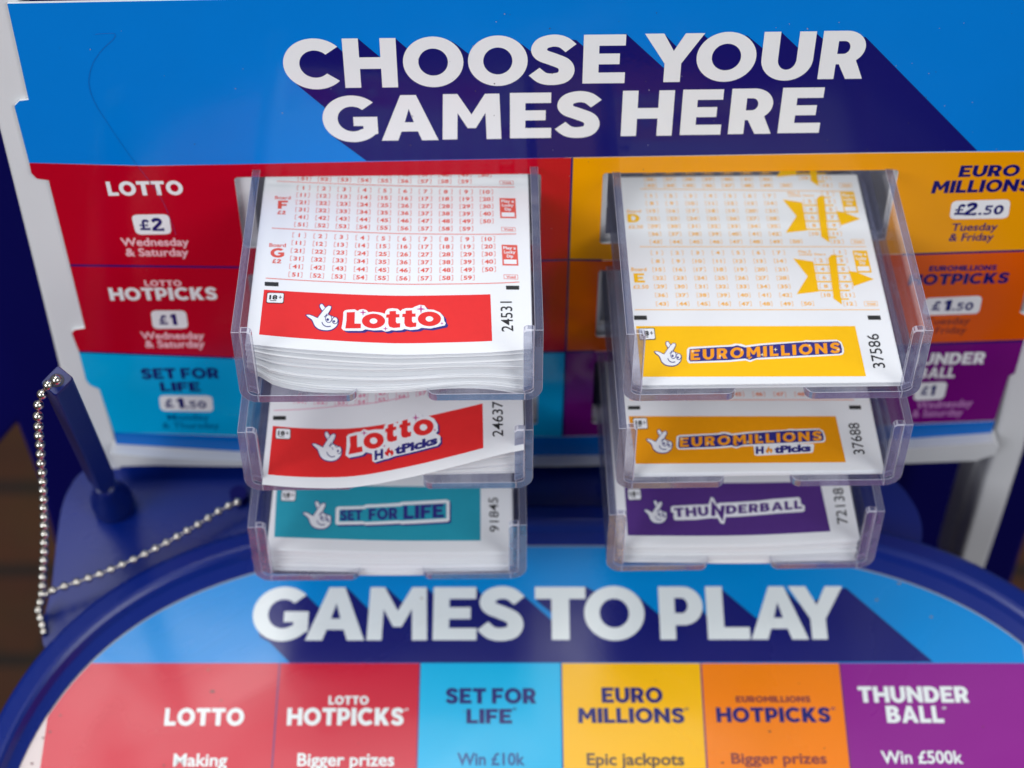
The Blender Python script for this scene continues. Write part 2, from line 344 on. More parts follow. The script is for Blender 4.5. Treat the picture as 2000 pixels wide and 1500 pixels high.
LH = 0.00004
class Print:
    """flat artwork in the (u, v) of a surface; build() lays it on that surface, layer by layer"""
    def __init__(s, uvf): s.items = []; s.uvf = uvf; s.sub = 0
    def poly(s, outer, m, layer, holes=(), big=False):
        loops = [ccw(outer)] + [ccw(h)[::-1] for h in holes]
        s.items.append(([p for l in loops for p in l], tess(loops), m, layer, big))
    def pxpoly(s, pts, m, layer, holes=(), big=False):
        s.poly([s.uvf(*p) for p in pts], m, layer, [[s.uvf(*p) for p in h] for h in holes], big)
    def glyph_box(s, ch, xl, xr, yb, yt, m, layer):
        ym = (yb + yt) / 2; xm = (xl + xr) / 2
        u0 = s.uvf(xl, ym)[0]; u1 = s.uvf(xr, ym)[0]; v0 = s.uvf(xm, yb)[1]; v1 = s.uvf(xm, yt)[1]
        for o, hs in GL[ch][1]:
            f = lambda p: (u0 + (u1 - u0) * p[0], v0 + (v1 - v0) * p[1])
            s.poly([f(p) for p in o], m, layer, [[f(p) for p in h] for h in hs])
    def par(s, P0, P1, P2):
        a, b, c = s.uvf(*P0), s.uvf(*P1), s.uvf(*P2)
        return lambda x, y: (a[0] + (b[0] - a[0]) * x + (c[0] - a[0]) * y, a[1] + (b[1] - a[1]) * x + (c[1] - a[1]) * y)
    def heavy(s, txt, P0, P1, P2, m, layer, gap=0.07, space=0.24):
        """heavy capitals between baseline ends P0, P1 with the cap line through P2 above P0 (pixels)"""
        f = s.par(P0, P1, P2); tot = 0; xs = []
        for i, ch in enumerate(txt):
            if ch == ' ': tot += space; xs.append(None); continue
            xs.append(tot); tot += GL[ch][0] + gap
        tot -= gap
        for ch, x in zip(txt, xs):
            if x is None: continue
            wd = GL[ch][0]
            for o, hs in GL[ch][1]:
                s.poly([f((x + wd * p[0]) / tot, p[1]) for p in o], m, layer, [[f((x + wd * p[0]) / tot, p[1]) for p in h] for h in hs])
    def thin(s, txt, P0, P1, P2, m, layer, off=0.02):
        f = s.par(P0, P1, P2); V, F = text_mesh(txt, off)
        x0 = min(v[0] for v in V); x1 = max(v[0] for v in V)
        s.items.append(([f((x - x0) / (x1 - x0), y / CAPH) for x, y in V], F, m, layer, False))
    def box_text(s, txt, xl, xr, yb, yt, m, layer, off=0.02, yb2=None):
        yb2 = yb if yb2 is None else yb2
        s.thin(txt, (xl, yb), (xr, yb2), (xl + (1000 - xl) * (yt - yb) / 3300.0 * -1, yt), m, layer, off)
    def into(s, mb, Pf, cut=None, extent=None):
        for V, F, m, layer, big in s.items:
            h = layer * LH
            if big and cut:
                bm = bmesh.new(); vs = [bm.verts.new((p[0], p[1], 0)) for p in V]
                for f in F:
                    try: bm.faces.new([vs[i] for i in f])
                    except ValueError: pass
                for ax in (0, 1):
                    lo = min(p[ax] for p in V); hi = max(p[ax] for p in V); k = math.floor(lo / cut) + 1
                    while k * cut < hi:
                        c = [0, 0, 0]; c[ax] = k * cut; nn = [0, 0, 0]; nn[ax] = 1
                        bmesh.ops.bisect_plane(bm, geom=bm.verts[:] + bm.edges[:] + bm.faces[:], dist=1e-7, plane_co=c, plane_no=nn); k += 1
                bm.verts.index_update()
                V = [(v.co.x, v.co.y) for v in bm.verts]; F = [tuple(v.index for v in f.verts) for f in bm.faces]; bm.free()
                F = [f if sarea([V[i] for i in f]) > 0 else f[::-1] for f in F]
            mb.add([Pf(p[0], p[1], h) for p in V], F, m)

# ================================================================== THE SETTING
mb = MB(); mb.add([(-6, -6, 0), (6, -6, 0), (6, 6, 0), (-6, 6, 0)], [(0, 1, 2, 3)], brick_material())
fl = mb.build('ground'); tag(fl, 'brown brick paving under the stand', kind='structure')

# ------------------------------------------------------------------ frames of the stand
YAW = radians(1.0)
PAN = Frame((0, 0, 1.009), (cos(YAW), sin(YAW), 0), (0, 0, 1))          # the upright card
AL = radians(11.0)
BRD = Frame((0, 0, 0.866), (1, 0, 0), (0, cos(AL), sin(AL)))            # the writing board

TRAYS = {}
for key, x0, wd, zb, zt, yf, yaw in (('L1', -.0844, .0939, -.4174, -.3869, .395, .7), ('L2', -.0872, .0940, -.4595, -.4312, .395, .7), ('L3', -.0888, .0938, -.5074, -.4784, .395, .7),
                                     ('R1', .0345, .0930, -.4190, -.3895, .397, 1.0), ('R2', .0340, .0940, -.4609, -.4315, .397, 1.0), ('R3', .0325, .0926, -.5047, -.4742, .397, 1.0)):
    a = radians(yaw)
    fr = Frame((x0, CAM.y + yf, CAM.z + zb), (cos(a), sin(a), 0), (-sin(a), cos(a), 0))
    TRAYS[key] = (fr, wd, zt - zb)
TDEPTH = 0.108

# ================================================================== THE STAND
stand = empty('display_stand', (0, 0, 0.86))
tag(stand, 'blue plastic lottery stand with white frame, holding the trays and the writing board', 'display stand')

# upright navy board behind everything
BK = Frame((0, 0.055, 1.009), (cos(YAW), sin(YAW), 0), (0, 0, 1))
out = [BK.uv(*p) for p in [(-260, -120), (-170, 560), (-60, 905), (0, 868), (33, 830), (75, 940), (105, 1060), (150, 1190), (400, 1300), (1700, 1300), (1960, 1190), (1992, 1090), (2060, 880), (2180, 400), (2300, -120)]]
mb = MB(); mb.prism(out, [], BK.P, -0.012, 0.0, M_navy); mb.build('back_panel', stand, bevel=0.002)

# white plate behind the card, cut out for the trays
mb = MB()
holes = []
for fr, wd, hh in TRAYS.values():
    u0 = (fr.P(0, .082) - PAN.o).dot(PAN.ex); v0 = (fr.o - PAN.o).z
    holes.append([(u0 - .0012, v0 - .0012), (u0 + wd + .0012, v0 - .0012), (u0 + wd + .0012, v0 + hh + .003), (u0 - .0012, v0 + hh + .003)])
mb.prism([(-.115, .035), (-.115, -.122), (.155, -.122), (.155, .035)], holes, PAN.P, -.0042, -.0022, M_white); mb.build('backing_plate', stand)
mb = MB(); mb.prism([(-.125, .035), (-.125, -.122), (.165, -.122), (.165, .035)], [], PAN.P, -.0390, -.0360, M_white); mb.build('rear_wall', stand)

# white frame: two posts, rails
frame = empty('white_frame'); frame.parent = stand
def bar(name, pts, h0, h1, bev=0.002):
    mb = MB(); mb.prism([PAN.uv(*p, h1) for p in pts], [], PAN.P, h0, h1, M_white); o = mb.build(name, stand, bevel=bev, seg=3); o.parent = frame; return o
bar('frame_post', [(-62, -60), (-28, 150), (0, 265), (66, 525), (115, 721), (163, 915), (196, 1060), (262, 1060), (236, 905), (210, 780), (170, 610), (128, 420), (98, 300), (68, 160), (30, -60)], -.0130, -.0012)
bar('frame_post', [(2230, -60), (2190, 110), (2110, 420), (2062, 640), (2000, 883), (1962, 1000), (1928, 1100), (1908, 1160), (1858, 1160), (1880, 1074), (1912, 968), (1940, 880), (1958, 780), (2005, 560), (2060, 280), (2120, -60)], -.0130, -.0012)
bar('frame_post', [(1942, 880), (1914, 968), (1880, 1076), (1868, 1120), (1842, 1120), (1858, 1062), (1880, 985), (1906, 900)], -.030, -.0135)
rt = [PAN.uv(*p, .0002) for p in [(219, 868), (340, 877), (458, 882), (760, 890), (1094, 893), (1500, 875), (1784, 857), (1937, 846)]]
rb = [PAN.uv(*p, .0050) for p in [(1951, 872), (1944, 888), (1905, 900), (1780, 905), (1500, 907), (1100, 908), (700, 912), (458, 911), (300, 909), (229, 911)]]
mb = MB(); mb.prism(rt + rb, [], PAN.P, -.0120, .0050, M_white); rl = mb.build('bottom_rail', stand, bevel=.0022, seg=4); rl.parent = frame
bar('top_rail', [(-62, -60), (8, -2), (390, -8), (2150, -46), (2240, -100), (2230, -130), (-80, -130)], -.0130, -.0012)

# base plate with its left lobe, rim and pedestal
out = [BRD.uv(*p, -.001) for p in smooth_path([(620, 880), (300, 892), (205, 902), (160, 922), (136, 953), (121, 990), (112, 1045), (101, 1143), (84, 1258), (160, 1330)], 5) + [(700, 1250), (1500, 1200)] + smooth_path([(1795, 1100), (1801, 1040), (1796, 1009), (1784, 983), (1758, 948), (1710, 912), (1640, 890)], 5)]
mb = MB(); mb.prism(out, [], BRD.P, -.022, -.001, M_blue); mb.build('base_plate', stand, bevel=0.003, seg=3)

def supell(a, b, top, uc=.020, p=3.0, n=160):
    r = []
    for i in range(n):
        t = 2 * pi * i / n; c, s_ = cos(t), sin(t)
        r.append((uc + a * math.copysign(abs(c) ** (2 / p), c), (top - b) + b * math.copysign(abs(s_) ** (2 / p), s_)))
    return r
rings = []
for a, b, top, h in ((.2095, .1695, -.0225, -.034), (.2105, .1705, -.0215, -.004), (.2105, .1705, -.0215, .0046), (.2102, .1702, -.0218, .0056), (.2094, .1694, -.0226, .0064), (.2082, .1682, -.0238, .0070), (.2040, .1640, -.0282, .0076), (.2030, .1630, -.0294, .0073), (.2022, .1622, -.0306, .0064), (.2012, .1612, -.0320, .0034), (.2000, .1600, -.0340, .0026), (.1984, .1584, -.0362, .0016), (.1984, .1584, -.0362, -.006)):
    rings.append([BRD.P(u, v, h) for u, v in supell(a, b, top)])
mb = MB(); mb.loft(rings, M_blue); rim = mb.build('board_rim', stand, smooth=True); rim.data.set_sharp_from_angle(angle=radians(14))
mb = MB(); mb.prism([(-.10, -.22), (.14, -.22), (.14, -.02), (-.10, -.02)], [], lambda u, v, h: Vector((u, v, h)), 0.02, .80, M_navy); mb.build('pedestal', stand, bevel=.01)
mb = MB()
mb.prism(ell(0, 0, .0034, .0034, 24), [], lambda u, v, h: BRD.P(u + BRD.uv(468, 973)[0], v + BRD.uv(468, 973)[1], h), -.001, .004, M_navy); mb.build('chain_anchor', stand, bevel=.0012, seg=3)

# ================================================================== THE UPRIGHT CARD
C_blue = card_ink('blue', (0, 122, 212)); C_band = card_ink('band_blue', (0, 104, 194)); C_red = card_ink('red', (182, 0, 32)); C_yel = card_ink('yellow', (232, 152, 0))
C_ora = card_ink('orange', (214, 86, 0)); C_pur = card_ink('purple', (112, 14, 116)); C_cya = card_ink('cyan', (0, 164, 218)); C_navy = card_ink('navy', (20, 20, 102)); C_wht = card_ink('white', (232, 232, 234))
C_pink = card_ink('pale_red', (240, 190, 198)); C_lila = card_ink('pale_purple', (196, 140, 196)); C_dcya = card_ink('deep_cyan', (0, 92, 150)); C_dora = card_ink('deep_orange', (120, 52, 40))
pu = PAN.uv
LEFT = [(14, 7), (56, 195), (38, 197), (28, 207), (57, 318), (61, 338), (72, 349), (95, 352), (136, 517), (166, 641), (146, 644), (140, 650), (154, 686), (168, 742), (176, 752), (194, 760), (222, 844), (227, 867)]
BOTTOM = [(458, 881), (760, 889), (1094, 892), (1500, 874), (1784, 856), (1937, 845)]
RIGHT = [(1943, 822), (1970, 735), (1982, 729), (2000, 671), (2012, 640), (2008, 618), (1992, 610), (2030, 455), (2066, 300), (2078, 284), (2102, 280), (2128, 170), (2122, 160), (2106, 158), (2150, -34)]
outline = [pu(*p) for p in LEFT + BOTTOM + RIGHT]
def vpx(y): return pu(1000, y)[1]
SLOT = {}
for s_, xl, xr in (('L', -.0917, .0096), ('R', .0301, .1282)):
    for i, (yt, yb) in enumerate(((340, 478), (530, 660), (708, 829))):
        SLOT[s_ + str(i + 1)] = rrect(xl, vpx(yb), xr, vpx(yt), .0012, 3)
slots = list(SLOT.values())
card = MB()
card.prism(outline, slots, PAN.P, -.0010, .0, M_cardw)
pr = Print(pu)
def zone(pts, m, names, layer=1): pr.poly([pu(*p) for p in pts], m, layer, [SLOT[n] for n in names])
line_l = [(458, 321), (700, 316), (1100, 308), (1116.5, 307)]
zone(LEFT[:5] + [(280, 323.5)] + line_l + [(1700, 298), (2000, 295), (2068, 294)] + [(2078, 284), (2102, 280), (2128, 170), (2122, 160), (2106, 158), (2150, -34)], C_blue, [])
zone(LEFT[4:13] + [(451, 699), (1063, 687), (1104, 686), (1116.5, 308)] + line_l[:3][::-1] + [(280, 324)], C_red, ['L1', 'L2'])
zone(LEFT[12:17] + [(458, 851), (760, 853), (1098, 852.5), (1104, 687), (1063, 688), (451, 700)], C_cya, ['L3'])
zone(LEFT[16:18] + BOTTOM + [(1943, 822), (1400, 845), (1098, 853), (760, 854), (458, 852)], C_band, [])
zone([(1117, 308), (1700, 299), (2000, 296), (2067, 295), (2030, 455), (2021, 489), (1795, 495), (1186, 508), (1110.5, 507)], C_yel, ['R1'])
zone([(1111, 508), (1186, 509), (1795, 496), (2021, 490), (1992, 610), (2008, 618), (2012, 640), (2001, 665), (1830, 671), (1104, 687)], C_ora, ['R2'])
zone([(1104, 688), (1830, 672), (2000, 666), (1982, 729), (1970, 735), (1943, 821), (1400, 844), (1098, 852)], C_pur, ['R3'])
def hline(a, b, wd, m=C_navy): pr.pxpoly([(a[0], a[1] - wd), (b[0], b[1] - wd), (b[0], b[1] + wd), (a[0], a[1] + wd)], m, 2)
hline((137, 518), (470, 522), 2.0); hline((1056, 509), (1111, 507), 2.0); hline((1111, 507), (1176, 508), 2); hline((1762, 497), (2020, 488.5), 2.0)
hline((155, 687), (456, 699), 1.8); hline((1050, 688), (1104, 687), 2.0); hline((1103, 687), (1162, 686), 2.0); hline((1800, 672), (2000, 665), 2)
pr.pxpoly([(1115.5, 307.5), (1119.5, 307.5), (1101.5, 852), (1097, 852)], C_navy, 3)
# the long printed drop behind the title
A2 = lambda x, y: (500 + x / 2.6667, y / 2.6667)
A3 = lambda x, y: (1250 + x / 2.6667, y / 2.6667)
sh = [A3(*p) for p in [(1758, 785), (1175, 192), (1100, 190), (970, 218), (910, 165), (882, 185), (858, 282), (735, 165), (692, 180), (668, 275), (560, 185), (530, 185), (345, 230), (362, 208), (320, 170), (275, 192), (205, 252), (190, 242), (125, 174), (92, 192), (140, 355), (122, 352), (-72, 175)]]
sh += [A2(*p) for p in [(1760, 192), (1745, 275), (1668, 208), (1600, 200), (1475, 270), (1468, 295), (1390, 233), (1350, 215), (1135, 285), (1128, 296), (1048, 233), (1020, 215), (802, 275), (798, 262), (727, 200), (692, 215), (672, 320), (650, 300), (533, 202), (492, 215), (484, 300), (425, 245), (300, 215), (180, 300), (180, 400), (215, 442), (356, 558), (380, 600), (372, 650), (395, 705), (577, 838)]]
sh += [(1100, 307.6), (1700, 297.7)]
pr.pxpoly(sh, C_navy, 2)
for row, yb0, yb1, yt0, yt1, xa, xb in (('CHOOSE YOUR', 171.5, 153.5, 75.0, 59.5, 669, 1645), ('GAMES HERE', 274.5, 259, 186, 170.5, 750, 1565)):
    X = {'CHOOSE YOUR': [(553, 664), (671, 775), (787, 905), (914, 1030.5), (1033, 1125), (1139, 1222), None, (1257, 1373), (1360.6, 1477), (1488, 1589), (1603, 1691)],
         'GAMES HERE': [(630, 737), (743, 855), (863, 979), (996, 1077), (1084, 1174), None, (1214.5, 1315), (1331, 1411), (1426, 1510.5), (1524, 1605.5)]}[row]
    for ch, b in zip(row, X):
        if b is None: continue
        t = ((b[0] + b[1]) / 2 - xa) / (xb - xa)
        pr.glyph_box(ch, b[0], b[1], yb0 + (yb1 - yb0) * t, yt0 + (yt1 - yt0) * t, C_wht, 4)
def HV(txt, xl, xr, yb, yt, m, yb2=None, layer=3):
    """text block in an upright pixel box; the card's own lean is added"""
    ym = (yb + yt) / 2; k = (1 if True else 0)
    lean = lambda x, y: x + (983 - x) / 3300.0 * (y - ym)
    yb2 = yb if yb2 is None else yb2
    pr.heavy(txt, (lean(xl, yb), yb), (lean(xr, yb), yb2), (lean(xl, yt), yt), m, layer)
def TV(txt, xl, xr, yb, yt, m, off=0.025, yb2=None, layer=3):
    ym = (yb + yt) / 2; lean = lambda x, y: x + (983 - x) / 3300.0 * (y - ym); yb2 = yb if yb2 is None else yb2
    pr.thin(txt, (lean(xl, yb), yb), (lean(xr, yb), yb2), (lean(xl, yt), yt), m, layer, off)
def pill(q, r=.0022):
    """a rounded white lozenge through four pixel corners"""
    c = [pu(*p) for p in q]; out = []
    for i in range(4):
        a, b, d = Vector(c[i - 1]), Vector(c[i]), Vector(c[(i + 1) % 4])
        p0 = b + (a - b).normalized() * r; p1 = b + (d - b).normalized() * r
        for k in range(6):
            t = k / 5; out.append(tuple(p0 * (1 - t) ** 2 + b * 2 * t * (1 - t) + p1 * t * t))
    pr.poly(out, C_wht, 3)
def price(q, xl, xr, yb, yt, txt, small='', yb2=None):
    pill(q)
    n = xr - xl; yb2 = yb if yb2 is None else yb2
    d = lambda f: yb + (yb2 - yb) * f
    h = yb - yt
    if small:
        HV('£', xl - n * .01, xl + n * .20, d(.1) - h * .06, yt + h * .1 + (yb2 - yb) * .1, C_navy, layer=4)
        HV(txt, xl + n * (.20 if txt == '2' else .29), xl + n * .46, d(.33), yt + (yb2 - yb) * .33, C_navy, layer=4)
        HV(small, xl + n * .49, xr, d(.5), yt + h * .3 + (yb2 - yb) * .75, C_navy, yb2=d(1), layer=4)
    else:
        HV('£', xl - n * .03, xl + n * .43, yb - h * .06, yt + h * .12, C_navy, layer=4)
        HV(txt, xl + n * (.48 if txt == '2' else .60), xr - (0 if txt == '2' else n * .08), yb, yt, C_navy, layer=4)
HV('LOTTO', 209, 357, 382, 354.5, C_wht, 380)
price([(256, 419), (330, 418), (335.5, 457), (266, 458)], 273, 319, 450.5, 425, '2')
TV('Wednesday', 236, 369, 479.5, 465, C_pink); TV('& Saturday', 245, 368, 499.5, 485, C_pink)
HV('LOTTO', 282, 354.5, 558.5, 547, C_pink); HV('HOTPICKS', 213.5, 424, 586.5, 562, C_wht, 585)
price([(294, 606), (363, 606), (368, 641), (299, 642)], 311, 348, 634.5, 612.5, '1')
TV('Wednesday', 275, 399, 661.5, 648.5, C_pink); TV('& Saturday', 283, 400, 678, 665, C_pink)
HV('SET FOR', 275, 427, 740, 719.5, C_navy, 738.5); HV('LIFE', 313, 391, 764, 746, C_navy)
price([(310, 772), (414, 772.5), (417, 804), (314, 802)], 322, 403, 796.5, 777, '1', '.50')
TV('Monday', 327, 408, 820, 809, C_dcya, .01); TV('& Thursday', 317, 428, 836, 825, C_dcya, .01)
HV('EURO', 1874, 1992, 345.5, 323, C_navy, 343.5); HV('MILLIONS', 1821, 2016, 377.5, 353, C_navy, 373)
price([(1859, 392), (1974, 389), (1969, 426), (1854, 428)], 1866, 1960, 421, 396, '2', '.50', 418)
TV('Tuesday', 1859, 1949, 450.5, 436.5, C_navy, .015, 449); TV('& Friday', 1854, 1941, 470.5, 456, C_navy, .015, 469)
HV('EUROMILLIONS', 1815, 1947, 529.5, 519, C_navy, 527.5); HV('HOTPICKS', 1775, 1971, 557, 536, C_navy, 552.5)
price([(1806, 582), (1919, 577), (1912, 612), (1801, 616)], 1821, 1901, 607, 586, '1', '.50', 605)
TV('Tuesday', 1808, 1895, 634, 621, C_dora, .01, 632); TV('& Friday', 1803, 1888, 652, 639, C_dora, .01, 650)
HV('THUNDER', 1750, 1924, 714, 691, C_wht, 710); HV('BALL', 1794, 1866, 739, 718, C_wht, 737)
price([(1790, 748), (1851, 745), (1843, 779), (1783, 782)], 1800, 1829, 772, 752, '1')
TV('Wednesday', 1790, 1900, 798, 784, C_lila, .01, 793); TV('& Saturday', 1782, 1881, 814, 801, C_lila, .01, 811)
C_dust = card_ink('dust', (150, 150, 176)); C_grime = card_ink('grime', (70, 66, 78)); rs = random.Random(11)
for k in range(95):
    x, y = rs.uniform(60, 1980), rs.uniform(20, 300) if k < 60 else rs.uniform(300, 860)
    u, v = pu(x, y); r = rs.choice((.00012, .00016, .00022, .0003))
    if any(min(a for a, b in h) - .001 < u < max(a for a, b in h) + .001 and min(b for a, b in h) - .001 < v < max(b for a, b in h) + .001 for h in slots): continue
    if x < 60 + .26 * y or x > 2050 - .2 * y: continue
    pr.poly([(u + r * rs.uniform(.4, 1.2) * cos(q * pi / 3), v + r * rs.uniform(.4, 1.2) * sin(q * pi / 3)) for q in range(6)], rs.choice((C_dust, C_dust, C_grime)), 6)
pr.into(card, PAN.P)
c_obj = card.build('game_price_card')
tag(c_obj, 'large upright blue printed card headed CHOOSE YOUR GAMES HERE with coloured price squares', 'sign')

# a stray hair lying on the card
mb = MB()
hp = smooth_path([(186, 66), (215, 64), (225, 66), (221, 76), (200, 96), (182, 122), (174, 152), (177, 178), (190, 208), (216, 248), (246, 292), (276, 332), (302, 366), (322, 400), (336, 436), (344, 458)], 5)
mb.tube([PAN.P(*pu(*p), .00025) for p in hp], .000045, M_hair, 6)
tag(mb.build('stray_hair', smooth=True), 'fine dark hair curling down the upper left of the upright card', 'hair')

# ================================================================== THE BOARD CARD UNDER THE RIM
B_blue = board_ink('blue', (0, 138, 214)); B_red = board_ink('red', (204, 24, 54)); B_yel = board_ink('yellow', (248, 186, 0)); B_ora = board_ink('orange', (244, 130, 10)); B_pur = board_ink('purple', (140, 30, 140))
B_cya = board_ink('cyan', (0, 180, 228)); B_navy = board_ink('navy', (26, 30, 110)); B_wht = board_ink('white', (232, 238, 238)); B_mauve = board_ink('line', (120, 50, 110)); B_dcya = board_ink('deep_cyan', (0, 84, 150)); B_dyel = board_ink('deep_yellow', (96, 74, 60))
B_dora = board_ink('deep_orange', (140, 62, 60)); B_rimline = board_ink('cut_edge', (150, 156, 170)); B_pale = board_ink('pale_strip', (216, 200, 198)); B_dirt = board_ink('dirt', (112, 60, 62)); B_gold = board_ink('grit', (150, 130, 96))
bu = lambda x, y: BRD.uv(x, y, .0008)
bc = MB()
bc.prism(supell(.1990, .1590, -.0358), [], BRD.P, -.0004, .0008, B_rimline)
pb = Print(bu)
E_ = supell(.1978, .1579, -.0368)
pb.poly(clip(supell(.1988, .1588, -.0360), 1, 0, -.1647), B_pale, .5); vB = bu(1000, 1295.5)[1]; UC = [bu(x, 1296)[0] for x in (546.3, 820, 1096, 1368.5, 1640)]  # pale pinkish strip at the far left of the card
E_ = clip(clip(E_, -1, 0, .1650), 1, 0, .1856)
pb.poly(clip(E_, 0, -1, -vB), B_blue, 1)
low = clip(E_, 0, 1, vB)
us = [-9] + UC + [9]
for i, m in enumerate((B_red, B_red, B_cya, B_yel, B_ora, B_pur)):
    pb.poly(clip(clip(low, -1, 0, -us[i]), 1, 0, us[i + 1]), m, 1)
for i, m in ((0, B_mauve), (3, B_mauve), (4, B_mauve), (2, B_dcya), (1, B_mauve)):
    hw = .00032; pb.poly(clip(clip(low, -1, 0, -(UC[i] - hw)), 1, 0, UC[i] + hw), m, 2)
D1 = lambda x, y: (200 + x / 2.857, 1080 + y / 2.857)
D2 = lambda x, y: (850 + x / 2, 1080 + y / 2)
sh = [D2(*p) for p in [(1945, 426), (1604, 136), (1560, 145), (1452, 205), (1500, 210), (1432, 134), (1410, 140), (1440, 205), (1425, 203), (1355, 132), (1320, 140), (1262, 258), (1250, 252), (1110, 134), (1085, 145), (1080, 280), (1000, 150), (900, 145), (900, 265), (876, 242), (790, 168), (760, 145), (640, 160), (588, 132), (520, 150), (420, 160), (394, 186), (480, 254), (480, 286), (335, 157), (300, 145), (200, 190), (160, 135)]]
sh += [D1(*p) for p in [(1940, 215), (1900, 260), (1858, 240), (1812, 196), (1770, 215), (1745, 240), (1690, 290), (1590, 196), (1530, 210), (1500, 320), (1480, 308), (1370, 197), (1310, 205), (1260, 330), (1225, 320), (1145, 240), (1000, 215), (880, 290), (860, 400), (880, 470), (935, 500), (1047, 615)]]
pb.pxpoly(sh, B_navy, 2)
for ch, a, b in (('G', 494, 603), ('A', 599, 713.5), ('M', 718, 835.5), ('E', 846, 931), ('S', 932.5, 1024.5), ('T', 1045, 1144), ('O', 1141, 1258.5), ('P', 1287.5, 1373), ('L', 1380, 1462), ('A', 1464, 1575), ('Y', 1546, 1653)):
    t = ((a + b) / 2 - 500) / 1150
    if ch == 'Y': a, b = 1543, 1650
    pb.glyph_box(ch, a, b, 1251.5 - 2.5 * t, 1148 - 2.5 * t, B_wht, 4)
def BH(txt, xl, xr, yb, yt, m): 
    ym = (yb + yt) / 2; lean = lambda x, y: x + (x - 900) * .000157 * (y - ym)
    pb.heavy(txt, (lean(xl, yb), yb), (lean(xr, yb), yb), (lean(xl, yt), yt), m, 4)
def BT(txt, xl, xr, yb, yt, m, off=.022):
    ym = (yb + yt) / 2; lean = lambda x, y: x + (x - 900) * .000157 * (y - ym)
    pb.thin(txt, (lean(xl, yb), yb), (lean(xr, yb), yb), (lean(xl, yt), yt), m, 4, off)
BH('LOTTO', 322, 477, 1417.5, 1383.5, B_wht); BH('LOTTO', 642, 720, 1376.5, 1359.5, B_wht); BH('HOTPICKS', 561, 789, 1417, 1383, B_wht)
BH('SET FOR', 870, 1047, 1374.5, 1344.5, B_navy); BH('LIFE', 911, 1000, 1413.5, 1385, B_navy); BH('EURO', 1175, 1294, 1373, 1343, B_navy); BH('MILLIONS', 1129, 1337, 1412.5, 1383, B_navy)
BH('EUROMILLIONS', 1437, 1583, 1372, 1360, B_dora); BH('HOTPICKS', 1399, 1622, 1411, 1382, B_navy); BH('THUNDER', 1676, 1891, 1372.5, 1341, B_wht); BH('BALL', 1731, 1842, 1412, 1379, B_wht)
for x, y, m in ((794, 1386, B_wht), (1005, 1385, B_navy), (1341, 1385, B_navy), (1627, 1384, B_navy), (1844, 1383, B_wht)):
    o = [bu(x + 4 * cos(k * pi / 6), y + 2.6 * sin(k * pi / 6)) for k in range(12)]; i_ = [bu(x + 2.4 * cos(k * pi / 6), y + 1.5 * sin(k * pi / 6)) for k in range(12)]
    pb.poly(o, m, 4, [i_])
BT('Making', 339, 444, 1496.5, 1473, B_wht); BT('Bigger prizes', 581, 770, 1496, 1472, B_wht); BT('Win £10k', 893, 1025, 1494.5, 1471.5, B_dcya); BT('Epic jackpots', 1146, 1336, 1494.5, 1472, B_dyel); BT('Bigger prizes', 1428, 1614, 1491.5, 1471.5, B_dora); BT('Win £500k', 1721, 1880, 1491, 1467.5, B_wht)
rs = random.Random(3)
for x, y, r, m in ((1752, 1114, 5, B_gold), (1760, 1116, 3, B_gold), (1756, 1140, 4, B_gold), (1798, 1140, 4.5, B_gold), (1712, 1172, 3.5, B_gold), (1818, 1206, 3, B_gold), (415, 1351, 5, B_dirt), (432, 1368, 2.5, B_dirt), (1503, 1429, 4, B_dirt), (1411, 1490, 4, B_dirt), (98, 1430, 4, B_dirt), (84, 1442, 3, B_dirt), (62, 1492, 4, B_dirt), (118, 1398, 3, B_dirt), (824, 1169, 3, B_gold), (1610, 1462, 2, B_dirt), (320, 1495, 3, B_dirt), (407, 1309, 2.5, B_gold), (905, 1390, 1.6, B_dirt), (1280, 1330, 1.5, B_dirt), (700, 1452, 1.5, B_dirt), (1920, 1420, 2, B_dirt), (1560, 1335, 1.5, B_dirt)):
    pb.pxpoly([(x + r * rs.uniform(.5, 1.1) * cos(k * pi / 4), y + .7 * r * rs.uniform(.4, 1.1) * sin(k * pi / 4)) for k in range(8)], m, 6)
pb.into(bc, BRD.P_ if hasattr(BRD, 'P_') else (lambda u, v, h: BRD.P(u, v, h + .0008)))
tag(bc.build('games_to_play_card'), 'printed card headed GAMES TO PLAY set inside the curved blue rim', 'sign')

